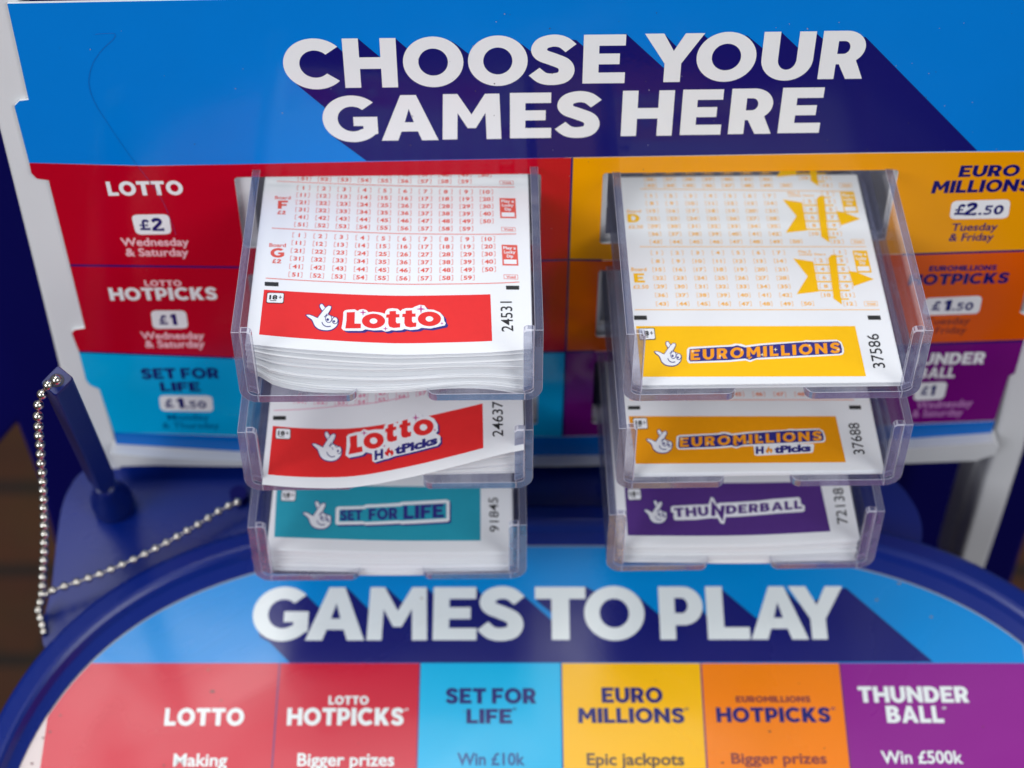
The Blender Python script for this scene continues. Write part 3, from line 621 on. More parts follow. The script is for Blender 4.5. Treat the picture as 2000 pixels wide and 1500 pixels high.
# ================================================================== THE CLEAR TRAYS
WT, FT, RC, LIPW, LIPT = .0026, .0030, .0055, .0060, .0024
tray_labels = {'L1': 'clear plastic tray topping the left stack, full of fanned red slips', 'L2': 'clear plastic tray in the middle of the left stack, its red slip curling up', 'L3': 'clear plastic tray at the bottom of the left stack with turquoise slips',
               'R1': 'clear plastic tray at the top of the right stack with bright yellow slips', 'R2': 'clear plastic tray in the middle of the right stack with orange slips', 'R3': 'clear plastic tray at the bottom of the right stack with purple slips'}
for key, (fr, W, H) in TRAYS.items():
    t = empty('slip_tray', fr.o); tag(t, tray_labels[key], 'tray', 'clear trays of play slips')
    n_ = 7
    for side in (0, 1):
        mx_ = (lambda x: x) if side == 0 else (lambda x, W=W: W - x)
        prof = [(mx_(x), z) for x, z in arc(RC, RC, RC, RC, 270, 180, n_) + [(0, H), (WT, H)] + arc(RC, RC, RC - WT, RC - FT, 180, 270, n_)]
        mb = MB(); mb.prism(prof, [], lambda u, v, h, fr=fr: fr.P(u, h, v), 0, TDEPTH, M_cedge)
        k = mb.mi(M_clear)
        for i_, f in enumerate(mb.F):                      # the two upright faces are clear, the rims and the rounded corner denser
            q = [mb.V[a] - fr.o for a in f]; zs = [p.z for p in q]; ys = [p.dot(fr.ey) for p in q]
            if max(zs) - min(zs) > .012 and max(ys) - min(ys) > .05: mb.M[i_] = k
        wl = mb.build('side_wall', t, bevel=.0004, line=M_cglint)
        lip = [(WT + .00006, FT + .002), (LIPW, FT + .0005), (LIPW, H - .0008), (LIPW - .0008, H), (WT + .00006, H)]
        mb = MB(); mb.prism([(mx_(x), z) for x, z in lip], [], lambda u, v, h, fr=fr: fr.P(u, h, v), 0, LIPT, M_clear, M_cedge)
        lp = mb.build('front_lip', t, bevel=.0004, line=M_cglint); lp.parent = wl
    a0, a1, nd, rr = W * .383, W * .617, .032, .003
    plan = [(RC + .00006, 0)] + arc(a0 - rr, rr, rr, rr, 270, 360, 5) + arc(a0 + rr, nd - rr, rr, rr, 180, 90, 5) + arc(a1 - rr, nd - rr, rr, rr, 90, 0, 5) + arc(a1 + rr, rr, rr, rr, 180, 270, 5) + [(W - RC - .00006, 0), (W - RC - .00006, TDEPTH), (RC + .00006, TDEPTH)]
    mb = MB(); mb.prism(plan, [], fr.P, 0, FT, M_clear, M_cedge); mb.build('base', t, bevel=.00045, line=M_cglint)

# ================================================================== THE SLIPS
S_red = slip_ink('red', (230, 43, 44)); S_num = slip_ink('number_red', (226, 92, 80)); S_blk = slip_ink('black', (44, 46, 48)); S_ser = slip_ink('serial_black', (40, 40, 44)); S_navy = slip_ink('navy', (48, 44, 128)); S_wht = slip_ink('white', (240, 242, 247))
S_mag = slip_ink('magenta', (196, 62, 150)); S_yel = slip_ink('yellow', (255, 194, 0)); S_ynum = slip_ink('number_yellow', (250, 184, 70)); S_ora = slip_ink('orange', (240, 156, 0)); S_onum = slip_ink('number_orange', (240, 140, 100)); S_gold = slip_ink('logo_gold', (246, 158, 24)); S_teal = slip_ink('teal', (40, 158, 182)); S_pur = slip_ink('purple', (84, 50, 130)); S_spark = slip_ink('sparkle', (255, 236, 190)); S_pnum = slip_ink('number_pink', (226, 140, 170))

def interp(pts):
    pts = sorted(pts)
    def f(x):
        if x <= pts[0][0]: return pts[0][1]
        if x >= pts[-1][0]: return pts[-1][1]
        for i in range(len(pts) - 1):
            if pts[i][0] <= x <= pts[i + 1][0]:
                t = (x - pts[i][0]) / (pts[i + 1][0] - pts[i][0])
                p0 = pts[max(i - 1, 0)]; p1 = pts[i]; p2 = pts[i + 1]; p3 = pts[min(i + 2, len(pts) - 1)]
                dx = p2[0] - p1[0]
                m1 = (p2[1] - p0[1]) / (p2[0] - p0[0]) * dx; m2 = (p3[1] - p1[1]) / (p3[0] - p1[0]) * dx
                return (2 * t ** 3 - 3 * t * t + 1) * p1[1] + (t ** 3 - 2 * t * t + t) * m1 + (-2 * t ** 3 + 3 * t * t) * p2[1] + (t ** 3 - t * t) * m2
    return f
class Sheet:
    """a sheet of paper lying in a tray: height z(u, v) over the tray's own frame"""
    def __init__(s, fr, v0, u0, u1, zfront, zback, L, vend=.104, vd=None):
        s.fr = fr; s.v0 = v0; s.vd = v0 if vd is None else vd; s.u0 = u0; s.u1 = u1; s.zf = zfront; s.zb = zback; s.L = L; s.v1 = vend
    def z(s, u, v):
        k = math.exp(-(v - s.vd) / s.L)
        return s.zb(u) + (s.zf(u) - s.zb(u)) * k
    def P(s, u, v, h=0.0): return s.fr.P(u, v, s.z(u, v) + h)
    def uv(s, x, y):
        z = s.zb(.04)
        for _ in range(14):
            u, v = s.fr.uv(x, y, z); z = 0.5 * z + 0.5 * s.z(u, v)
        return s.fr.uv(x, y, z)
def front_z(fr, v, pts):
    """pixels on the line v = const of a tray -> (u, height)"""
    out = []
    for x, y in pts:
        d = ray(x, y); o = fr.P(0, v, 0); k = (o - CAM).dot(fr.ey) / d.dot(fr.ey); q = CAM + d * k - fr.o
        out.append((q.dot(fr.ex), q.z))
    return out
def slab(mb, sh, th, nu=30, nv=12, m=None, me=None):
    m = m or M_paper; me = me or M_edge
    us = [sh.u0 + (sh.u1 - sh.u0) * i / nu for i in range(nu + 1)]; vs = [sh.v0 + (sh.v1 - sh.v0) * (j / nv) ** 1.3 for j in range(nv + 1)]
    V = [sh.P(u, v) for v in vs for u in us] + [sh.P(u, v, -th) for v in vs for u in us]; N = (nu + 1) * (nv + 1); n1 = nu + 1
    mb.add(V, [(j * n1 + i, j * n1 + i + 1, (j + 1) * n1 + i + 1, (j + 1) * n1 + i) for j in range(nv) for i in range(nu)], m)
    F = [(N + j * n1 + i, N + (j + 1) * n1 + i, N + (j + 1) * n1 + i + 1, N + j * n1 + i + 1) for j in range(nv) for i in range(nu)]
    F += [(N + i, N + i + 1, i + 1, i) for i in range(nu)]
    F += [(j * n1, (j + 1) * n1, N + (j + 1) * n1, N + j * n1) for j in range(nv)] + [(N + j * n1 + nu, N + (j + 1) * n1 + nu, (j + 1) * n1 + nu, j * n1 + nu) for j in range(nv)]
    mb.add(V, F, me)

CUT = .0030
def top_slip(sh, draw, label, group):
    pr = Print(sh.uv); pr.sheet = sh
    pr.poly([(sh.u0, sh.v0), (sh.u1, sh.v0), (sh.u1, sh.v1), (sh.u0, sh.v1)], M_paper, 0, big=True)
    draw(pr)
    mb = MB(); pr.into(mb, sh.P, cut=CUT)
    # underside and edges
    slab(mb, Sheet(sh.fr, sh.v0, sh.u0, sh.u1, lambda u: sh.zf(u) - .00005, lambda u: sh.zb(u) - .00005, sh.L, sh.v1, sh.vd), .00012, nu=30, nv=14)
    o = mb.build('play_slip', origin=sh.fr.o); tag(o, label, 'play slip', group); return o

def hand(pr, x0, y0, x1, y1, L):
    """the crossed-fingers emblem in a pixel box; traced in units of 1/6.667 pixel"""
    f = lambda p: (x0 + (p[0] - 112) / 425 * (x1 - x0), y0 + (p[1] - 88) / 350 * (y1 - y0))
    back = [(300, 140), (296, 112), (310, 99), (328, 101), (345, 122), (366, 152), (330, 185)]
    fing = smooth_path([(270, 275), (345, 178), (392, 132), (420, 124), (438, 136), (432, 165), (388, 238), (345, 300)], 4)
    palm = smooth_path([(122, 240), (152, 236), (205, 252), (272, 278), (345, 262), (395, 228), (420, 245), (470, 265), (522, 292), (527, 330), (505, 382), (445, 424), (370, 434), (290, 420), (236, 382), (212, 334), (190, 296), (142, 262), (122, 240)], 4)[:-1]
    for k, q in enumerate((palm, back, fing)):
        pr.poly([pr.uvf(*f(p)) for p in grow(q, 11)], S_navy, L + k * .5)
    pr.poly([pr.uvf(*f(p)) for p in back], S_wht, L + 2)
    pr.poly([pr.uvf(*f(p)) for p in grow(fing, 9)], S_navy, L + 2.5)
    pr.poly([pr.uvf(*f(p)) for p in palm], S_wht, L + 3); pr.poly([pr.uvf(*f(p)) for p in fing], S_wht, L + 3.5)
    for cx, cy, rx, ry, r in ((408, 288, 36, 44, 17), (490, 310, 32, 38, 15)):
        pr.poly([pr.uvf(*f(p)) for p in ell(cx, cy, rx + 9, ry + 9, 24)], S_navy, L + 4); pr.poly([pr.uvf(*f(p)) for p in ell(cx, cy, rx, ry, 24)], S_wht, L + 4.5)
        pr.poly([pr.uvf(*f(p)) for p in ell(cx - 12, cy + 12, r, r, 16)], S_navy, L + 5)
    pr.poly([pr.uvf(*f(p)) for p in stroke(smooth_path([(322, 332), (336, 362), (362, 382), (396, 390), (436, 384)], 4), 11)], S_navy, L + 5)
    pr.poly([pr.uvf(*f(p)) for p in stroke([(352, 268), (372, 250), (388, 226)], 9)], S_navy, L + 5)
def zz(ox, oy, k): return lambda p: (ox + p[0] / k, oy + p[1] / k)
def star4(pr, f, cx, cy, r, m, L):
    q = []
    for k in range(8):
        rr = r if k % 2 == 0 else r * .25; q.append((cx + rr * cos(k * pi / 4), cy + rr * sin(k * pi / 4)))
    pr.pxpoly([f(p) for p in q], m, L)
def flame(pr, f, x0, y0, x1, y1, m, L):
    q = [(.45, 1), (.1, .85), (.0, .62), (.12, .45), (.22, .55), (.25, .3), (.5, 0), (.55, .3), (.72, .42), (.8, .25), (1, .55), (.95, .8), (.7, 1), (.72, .8), (.55, .6), (.42, .75)]
    pr.pxpoly([f((x0 + (x1 - x0) * a, y0 + (y1 - y0) * b)) for a, b in q], m, L)
T_ = [(1205, 190), (1290, 185), (1290, 228), (1335, 228), (1335, 270), (1288, 272), (1288, 328), (1302, 348), (1345, 345), (1342, 400), (1262, 409), (1205, 394), (1188, 352), (1190, 275), (1160, 275), (1165, 232), (1205, 230)]
def badge18(pr, q, L=3):
    c = pr.par(q[3], q[2], q[0])
    pr.poly([c(*p) for p in rrect(0, 0, 1, 1, .12, 4)], S_blk, L); pr.poly([c(*p) for p in rrect(.04, .06, .96, .94, .10, 4)], S_wht, L + 1)
    V, F = text_mesh('18', .05); x0 = min(v[0] for v in V); x1 = max(v[0] for v in V)
    pr.items.append(([c(.16 + .46 * (x - x0) / (x1 - x0), .36 + .36 * y / CAPH) for x, y in V], F, S_blk, L + 2, False))
    pr.poly([c(*p) for p in [(.22, .2), (.58, .2), (.58, .26), (.22, .26)]], S_blk, L + 2)
    pr.poly([c(*p) for p in [(.68, .53), (.88, .53), (.88, .58), (.68, .58)]], S_blk, L + 2); pr.poly([c(*p) for p in [(.755, .42), (.805, .42), (.805, .69), (.755, .69)]], S_blk, L + 2.5)
def token(pr, txt, cu, cv, m, hw=.00215, hh=.00115, tw=None, off=.03):
    """a bracketed number centred at (cu, cv) in the sheet's own metres"""
    b = .00016; a = .0006
    for sg in (-1, 1):
        x = cu + sg * hw; xi = x - sg * a
        pr.poly([(x, cv - hh), (x, cv + hh), (xi, cv + hh), (xi, cv + hh - b), (x - sg * b, cv + hh - b), (x - sg * b, cv - hh + b), (xi, cv - hh + b), (xi, cv - hh)], m, 1)
    V, F = text_mesh(txt, off); x0 = min(v[0] for v in V); x1 = max(v[0] for v in V); mid = (x0 + x1) / 2
    s_ = hh * 1.45 / CAPH; sx = s_ * 1.12
    pr.items.append(([(cu + (x - mid) * sx, cv + (y - CAPH / 2) * s_) for x, y in V], F, m, 1, False))
def grid(pr, c00, c10, c01, c11, ncol, nrow, fn):
    """interpolate four pixel corners on the sheet and call fn(col, row, u, v)"""
    a, b, c, d = (pr.uvf(*p) for p in (c00, c10, c01, c11))
    for r in range(nrow):
        for k in range(ncol):
            s_, t = k / (ncol - 1), r / (nrow - 1)
            fn(k, r, *[(a[i] * (1 - s_) + b[i] * s_) * (1 - t) + (c[i] * (1 - s_) + d[i] * s_) * t for i in (0, 1)])
def rule(pr, a, b, m, wd=.00016):
    p, q = pr.uvf(*a), pr.uvf(*b)
    pr.poly([(p[0], p[1] - wd), (q[0], q[1] - wd), (q[0], q[1] + wd), (p[0], p[1] + wd)], m, 1, big=True)
def quad(pr, q, m, L, big=False): pr.pxpoly(q, m, L, big=big)
def serial(pr, txt, p0, p1, p2): pr.thin(txt, p0, p1, p2, S_ser, 2, .004)
def framed(pr, q, m, L, k=.10, ky=.12):
    c = pr.par(q[3], q[2], q[0]); pr.poly([c(*p) for p in [(0, 0), (1, 0), (1, 1), (0, 1)]], m, L, [[c(*p) for p in [(k, ky), (1 - k, ky), (1 - k, 1 - ky), (k, 1 - ky)]]])
    return c
def dip(pr, q, m):
    """the little solid box with its white window and three short words"""
    c = pr.par(q[3], q[2], q[0])
    pr.poly([c(*p) for p in [(0, 0), (1, 0), (1, 1), (0, 1)]], m, 1); pr.poly([c(*p) for p in [(.1, .07), (.9, .07), (.9, .28), (.1, .28)]], S_wht, 2)
    for i, (t, a, b) in enumerate((('Play a', .1, .9), ('Lucky', .14, .86), ('Dip', .3, .7))):
        V, F = text_mesh(t, .03); x0 = min(v[0] for v in V); x1 = max(v[0] for v in V)
        pr.items.append(([c(a + (b - a) * (x - x0) / (x1 - x0), .78 - .2 * i + .13 * y / CAPH) for x, y in V], F, S_wht, 2, False))

def lotto_board(pr, c00, c10, c51, c59, m, letter=None, rows=range(6)):
    a, b, c, d = (pr.uvf(*p) for p in (c00, c10, c51, c59))
    # ninth column of the last row is 59; scale it to the tenth
    d = tuple(c[i] + (d[i] - c[i]) * 9 / 8 for i in (0, 1))
    for r in rows:
        for k in range(10):
            n = r * 10 + k + 1
            if n > 59: continue
            s_, t = k / 9, r / 5
            if r < 5 or k < 9:
                u, v = [(a[i] * (1 - s_) + b[i] * s_) * (1 - t) + (c[i] * (1 - s_) + d[i] * s_) * t for i in (0, 1)]
                token(pr, str(n), u, v, m)

def draw_lotto(pr):
    lotto_board(pr, (584.4, 459.5), (953.7, 467), (577, 536.5), (913.6, 542.5), S_num)
    lotto_board(pr, (593, 367), (950, 375), (588, 438.7), (911, 447), S_num)
    lotto_board(pr, (601, 286), (946, 291), (594.5, 349), (908, 354.5), S_num)
    rule(pr, (519, 543.3), (1014.5, 551), S_num); rule(pr, (531, 445.5), (1008, 457), S_num); rule(pr, (541, 354), (1005.5, 365.5), S_num)
    for bx, lt, q in (((526, 558.5, 482, 475.3), ((528, 503), (555, 503), (528.5, 485))  , 'G'), ((537, 568, 389, 383), ((542.5, 408), (562, 408), (543, 392)), 'F')):
        pr.thin('Board', (bx[0], bx[2]), (bx[1], bx[2] + .5), (bx[0], bx[3]), S_num, 1, .02)
        pr.heavy(q, *lt, S_num, 1)
    pr.heavy('£2', (531, 514), (549, 514.5), (531.5, 506), S_num, 1); pr.heavy('£2', (541, 418.5), (558, 419), (541.5, 411.5), S_num, 1)
    dip(pr, [(979.5, 478), (1010.5, 478), (1012.6, 519), (981.5, 518.5)], S_num); dip(pr, [(975.5, 387), (1006.5, 388), (1008.5, 426.5), (977, 426)], S_num)
    for q in ([(983.7, 536), (1011.7, 537), (1012, 545.8), (984, 545)], [(979, 443.5), (1006.7, 444.3), (1007, 452.5), (979.5, 451.5)], [(975.5, 352.5), (1002.5, 353.5), (1003, 361), (976, 360)]):
        c = framed(pr, q, S_num, 1, .03, .09)
        V, F = text_mesh('Void', .03); x0 = min(v[0] for v in V); x1 = max(v[0] for v in V)
        pr.items.append(([c(.17 + .66 * (x - x0) / (x1 - x0), .24 + .5 * y / CAPH) for x, y in V], F, S_num, 1, False))
    quad(pr, [(517, 550.5), (544, 551.5), (544, 559.5), (517, 558.5)], S_blk, 1); quad(pr, [(988, 558), (1014, 558.3), (1014, 566), (988.5, 565.8)], S_blk, 1)
    quad(pr, [(515.7, 565.8), (957.8, 574.8), (961.3, 666), (506, 653.5)], S_red, 1, True)
    badge18(pr, [(521.5, 571.5), (555, 573), (554, 593.5), (519.5, 592.5)])
    serial(pr, '24531', (1002.5, 647.5), (999.5, 589), (980, 648))
    hand(pr, 597, 593, 661.5, 646.5, 2)
    f = zz(580, 580, 6.667)
    W_ = [(605, 200), (625, 177), (680, 168), (750, 165), (790, 185), (815, 170), (860, 160), (905, 175), (930, 203), (990, 195), (1080, 205), (1148, 222), (1152, 190), (1180, 160), (1240, 150), (1310, 158), (1350, 188), (1372, 165), (1420, 150), (1500, 148), (1540, 128), (1600, 105), (1660, 115), (1700, 165), (1780, 170), (1860, 205), (1910, 260), (1920, 318), (1938, 345), (1925, 375), (1880, 384), (1830, 395), (1740, 415), (1620, 405), (1580, 425), (1480, 435), (1400, 420), (1370, 435), (1290, 442), (1230, 435), (1195, 450), (1150, 455), (1105, 435), (1000, 440), (890, 425), (850, 445), (640, 445), (600, 435), (580, 410), (600, 300)]
    pr.pxpoly([f((x + 32, y + 24)) for x, y in W_], S_navy, 2, big=True); pr.pxpoly([f(p) for p in W_], S_wht, 3, big=True)
    pr.pxpoly([f(p) for p in [(648, 205), (755, 200), (750, 350), (832, 352), (832, 412), (630, 415), (645, 310)]], S_red, 4)
    for cx, cy in ((997, 318), (1725, 290)): pr.pxpoly([f(p) for p in ell(cx, cy, 151, 95, 36)], S_red, 4, [[f(p) for p in ell(cx, cy, 50, 35, 24)]])
    pr.pxpoly([f(p) for p in T_], S_red, 4); pr.pxpoly([f((x + 210, y - 8)) for x, y in T_], S_red, 4)
    for a in ((860, 208, 45), (1615, 163, 60), (1153, 418, 32), (1888, 350, 24)): star4(pr, f, *a, S_mag, 5)

def draw_lotto_hot(pr):
    rule(pr, (535, 801.5), (660, 793), S_pnum); rule(pr, (660, 793), (800, 774), S_pnum)
    lotto_board(pr, (592, 722), (942, 690), (586, 784), (905, 752), S_pnum, rows=(4, 5))
    quad(pr, [(533.5, 812.5), (558.5, 812.5), (558.5, 820.5), (533, 820.5)], S_blk, 1)
    quad(pr, [(533, 832), (942.5, 788), (944, 875), (523.5, 927)], S_red, 1, True)
    badge18(pr, [(538.5, 836.5), (568, 837.5), (567.5, 859), (537.5, 858)])
    serial(pr, '24637', (982.5, 852.5), (981.5, 784), (962, 853))
    hand(pr, 609, 842.5, 668.5, 901.5, 2)
    f = zz(590, 790, 6.667)
    W_ = [(580, 420), (610, 390), (700, 365), (760, 358), (805, 325), (862, 343), (950, 328), (1062, 325), (1075, 275), (1110, 245), (1200, 228), (1245, 248), (1272, 205), (1330, 185), (1400, 170), (1440, 125), (1500, 105), (1545, 128), (1572, 160), (1650, 153), (1720, 188), (1765, 260), (1770, 345), (1742, 380), (1800, 412), (1803, 495), (1765, 540), (1600, 582), (1380, 638), (1200, 678), (1120, 710), (1060, 722), (950, 757), (916, 742), (912, 642), (830, 625), (790, 662), (610, 697), (566, 662), (580, 560)]
    pr.pxpoly([f((x + 22, y + 18)) for x, y in W_], S_navy, 2, big=True); pr.pxpoly([f(p) for p in W_], S_wht, 3, big=True)
    pr.pxpoly([f(p) for p in [(620, 425), (715, 400), (718, 560), (780, 548), (790, 618), (605, 655), (627, 540)]], S_red, 4)
    for cx, cy in ((932, 476), (1580, 302)): pr.pxpoly([f(p) for p in ell(cx, cy, 134, 104, 36, -14)], S_red, 4, [[f(p) for p in ell(cx, cy, 48, 42, 24)]])
    for x0, y0 in ((1080, 292), (1265, 238)): pr.pxpoly([f((x0 + (x - 1160) * .84, y0 + (y - 205) * 1.06 - (x - 1160) * .16)) for x, y in T_], S_red, 4)
    for a in ((808, 378, 42), (1480, 178, 52), (1072, 545, 22), (1728, 338, 20)): star4(pr, f, *a, S_mag, 5)
    pr.thin('H', f((945, 725)), f((1055, 698)), f((945, 615)), S_navy, 5, .05); flame(pr, f, 1075, 560, 1192, 680, S_red, 5)
    pr.thin('tPicks', f((1208, 655)), f((1762, 512)), f((1208, 552)), S_navy, 5, .05)

def draw_life(pr):
    quad(pr, [(541, 944), (938.5, 950), (938.5, 1056), (535.5, 1049)], S_teal, 1, True)
    badge18(pr, [(550, 957), (578, 958), (577, 980), (548, 979)])
    serial(pr, '91845', (975, 1039), (972, 972), (957, 1039))
    quad(pr, [(541, 924), (562, 924), (562, 931), (541, 931)], S_blk, 1)
    hand(pr, 591, 978, 648.5, 1034, 2)
    f = zz(560, 960, 5)
    o = [(480, 165), (500, 150), (750, 145), (770, 132), (1100, 115), (1120, 105), (1560, 82), (1590, 95), (1590, 285), (1570, 298), (1120, 322), (1100, 315), (770, 330), (750, 322), (490, 328), (475, 310)]
    i_ = [(515, 180), (760, 172), (785, 160), (1110, 145), (1135, 135), (1560, 115), (1560, 265), (1112, 290), (1095, 286), (770, 302), (745, 295), (510, 297)]
    pr.pxpoly([f((x + 16, y + 16)) for x, y in o], S_navy, 2, big=True); pr.pxpoly([f(p) for p in o], S_wht, 3, big=True); pr.pxpoly([f(p) for p in i_], S_teal, 4, big=True)
    pr.heavy('SET', f((520, 287)), f((738, 283)), f((520, 184)), S_navy, 5); pr.heavy('FOR', f((800, 282)), f((1082, 270)), f((800, 172)), S_navy, 5); pr.heavy('LIFE', f((1140, 274)), f((1535, 256)), f((1140, 140)), S_navy, 5)

def euro_logo(pr, f, L=3, hot=False):
    W_ = [(358, 165), (372, 148), (400, 140), (520, 135), (640, 128), (780, 122), (830, 108), (890, 112), (930, 128), (1060, 110), (1200, 100), (1480, 85), (1520, 74), (1580, 78), (1750, 72), (1820, 70), (1865, 92), (1888, 150), (1892, 190), (1880, 215), (1850, 222), (1480, 242), (1060, 264), (1040, 262), (975, 287), (930, 272), (880, 277), (770, 287), (600, 292), (380, 300), (358, 275)]
    N_ = [(385, 162), (640, 145), (800, 138), (850, 126), (930, 146), (1100, 124), (1520, 92), (1600, 94), (1830, 86), (1858, 110), (1872, 160), (1872, 195), (1848, 207), (1480, 226), (1050, 247), (972, 270), (925, 254), (770, 270), (390, 284), (376, 262)]
    if hot: pr.pxpoly([f(p) for p in [(1150, 245), (1765, 235), (1775, 255), (1765, 325), (1745, 335), (1185, 366), (1160, 358)]], S_wht, L + .5, big=True)
    pr.pxpoly([f(p) for p in W_], S_wht, L, big=True); pr.pxpoly([f(p) for p in N_], S_navy, L + 1, big=True)
    pr.heavy('EUROMILLIONS', f((392, 274)), f((1858, 200)), f((392, 171)), S_gold, L + 2, gap=.18)
    pr.pxpoly([f(p) for p in [(940, 240), (998, 238), (968, 264)]], S_gold, L + 2)
    for a in ((415, 185, 22), (892, 172, 18), (680, 232, 20), (1092, 218, 20), (1222, 168, 22), (1555, 128, 18), (1835, 168, 20)): star4(pr, f, *a, S_spark, L + 3)
    if hot:
        pr.thin('H', f((1175, 345)), f((1255, 340)), f((1175, 275)), S_navy, L + 3, .05); flame(pr, f, 1275, 262, 1345, 345, S_gold, L + 3); pr.thin('tPicks', f((1366, 338)), f((1740, 316)), f((1366, 268)), S_navy, L + 3, .05)

def draw_euro(pr):
    fE = [(1283, 494), (1521, 493.5), (1293.5, 593.6), (1537, 593.6)]; fD = [(1271.5, 382.5), (1503, 382.5), (1281, 472.5), (1516, 472.3)]
    fC = [(1263, 289), (1490, 289), (1270.6, 362.6), (1497.5, 362.6)]
    for q in (fE, fD, fC):
        grid(pr, *q, 7, 7, lambda k, r, u, v: token(pr, str(r * 7 + k + 1), u, v, S_ynum, .0020, .0011))
        a = pr.uvf(*q[2]); b = pr.uvf(*q[3]); token(pr, '50', a[0] + (b[0] - a[0]) * 7 / 6, b[1], S_ynum, .0020, .0011)
    for a, b in (((1240, 605), (1718, 605)), ((1250, 482), (1692, 482)), ((1250, 369), (1666, 374))): rule(pr, a, b, S_ynum)
    f = zz(1500, 330, 5.173)
    e0 = pr.uvf(*fE[2]); d0 = pr.uvf(*fD[2]); c0 = pr.uvf(*fC[2]); own = pr.uvf
    for dv, du in ((0, 0), (d0[1] - e0[1], d0[0] - e0[0]), (c0[1] - e0[1], c0[0] - e0[0])):
        pr.uvf = lambda x, y, dv=dv, du=du: (own(x, y)[0] + du, own(x, y)[1] + dv)
        P = lambda pts, L=1: pr.pxpoly([f(p) for p in pts], S_yel, L)
        P([(255, 905), (458, 936), (512, 1240), (290, 1265), (400, 1085)]); P([(608, 905), (640, 868), (688, 868), (722, 1200), (748, 1372), (662, 1310), (650, 1200)], 2)
        P([(815, 1032), (890, 1042), (1068, 1115), (866, 1186), (840, 1100)], 2)
        for y, xa, xb in ((884, 640, 756), (968, 468, 786), (1053, 478, 832), (1140, 492, 850), (1228, 508, 826), (1316, 690, 816)): P([(xa, y - 7), (xb, y - 7), (xb, y + 7), (xa, y + 7)], 1.5)
        for i, (x, y) in enumerate(((725, 842), (535, 925), (740, 925), (550, 1012), (758, 1012), (568, 1098), (775, 1098), (585, 1185), (793, 1185), (600, 1275), (810, 1275), (828, 1362))):
            q = own(*f((x, y))); token(pr, str(i + 1), q[0] + du, q[1] + dv, S_ynum, .0021, .0011)
        dip(pr, [f(p) for p in [(852, 825), (1000, 825), (1048, 1048), (900, 1048)]], S_yel)
        c = framed(pr, [f(p) for p in [(968, 1338), (1104, 1338), (1112, 1386), (976, 1386)]], S_ynum, 1, .03, .08)
        V, F = text_mesh('Void', .03); x0 = min(v[0] for v in V); x1 = max(v[0] for v in V)
        pr.items.append(([c(.17 + .66 * (x - x0) / (x1 - x0), .24 + .5 * y / CAPH) for x, y in V], F, S_ynum, 1, False))
        pr.thin('Play 2', f((308, 846)), f((432, 846)), f((306, 824)), S_ynum, 1, .02); pr.thin('Lucky Stars', f((316, 872)), f((582, 872)), f((314, 852)), S_ynum, 1, .02)
    pr.uvf = own
    for t, b, l, p_ in (('E', (1233, 1263, 529.5, 523), ((1239, 552), (1260, 552), (1237, 534)), (1237, 1267, 563.5, 557)), ('D', (1225, 1252, 415.5, 410), ((1226, 434.5), (1250, 434.5), (1224.5, 418)), (1228, 1256, 446, 440))):
        pr.thin('Board', (b[0], b[2]), (b[1], b[2]), (b[0] - .5, b[3]), S_ynum, 1, .02); pr.heavy(t, *l, S_yel, 1); pr.thin('£2.50', (p_[0], p_[2]), (p_[1], p_[2]), (p_[0] - .5, p_[3]), S_ynum, 1, .02)
    quad(pr, [(1238, 616.5), (1263, 616.5), (1264, 625), (1238.5, 625)], S_blk, 1); quad(pr, [(1694, 616.3), (1719, 616.3), (1721, 624.8), (1696, 624.8)], S_blk, 1)
    quad(pr, [(1242, 637), (1670, 637), (1691.5, 735), (1252, 736)], S_yel, 1, True)
    badge18(pr, [(1246.5, 641.5), (1278.5, 641.5), (1281, 664), (1249, 665)])
    serial(pr, '37586', (1729, 718.5), (1715, 652), (1706, 719.5))
    hand(pr, 1277.5, 666.5, 1331.5, 715.5, 2); euro_logo(pr, zz(1270, 650, 5))

def draw_euro_hot(pr):
    for k in range(5): q = pr.uvf(1400 + 41 * k, 770); token(pr, str(44 + k), *q, S_onum, .0021, .0011)
    rule(pr, (1230, 781), (1668, 781), S_onum)
    quad(pr, [(1226.5, 793), (1250, 793), (1250.5, 800), (1227, 800)], S_blk, 1); quad(pr, [(1658, 792), (1681, 792), (1682, 799.5), (1659, 799.5)], S_blk, 1)
    quad(pr, [(1228, 813), (1632, 813), (1652, 903), (1242, 906)], S_ora, 1, True)
    badge18(pr, [(1235.5, 816.5), (1264, 817), (1266, 838.5), (1238, 839)])
    serial(pr, '37688', (1689, 887), (1677, 826), (1668, 888))
    hand(pr, 1262, 838.5, 1314, 885.5, 2)
    euro_logo(pr, lambda p: (1250 + (355 + (p[0] - 358) * .9497) / 5, 820 + ((p[1] - 140) * .9 + 150) / 5), hot=True)

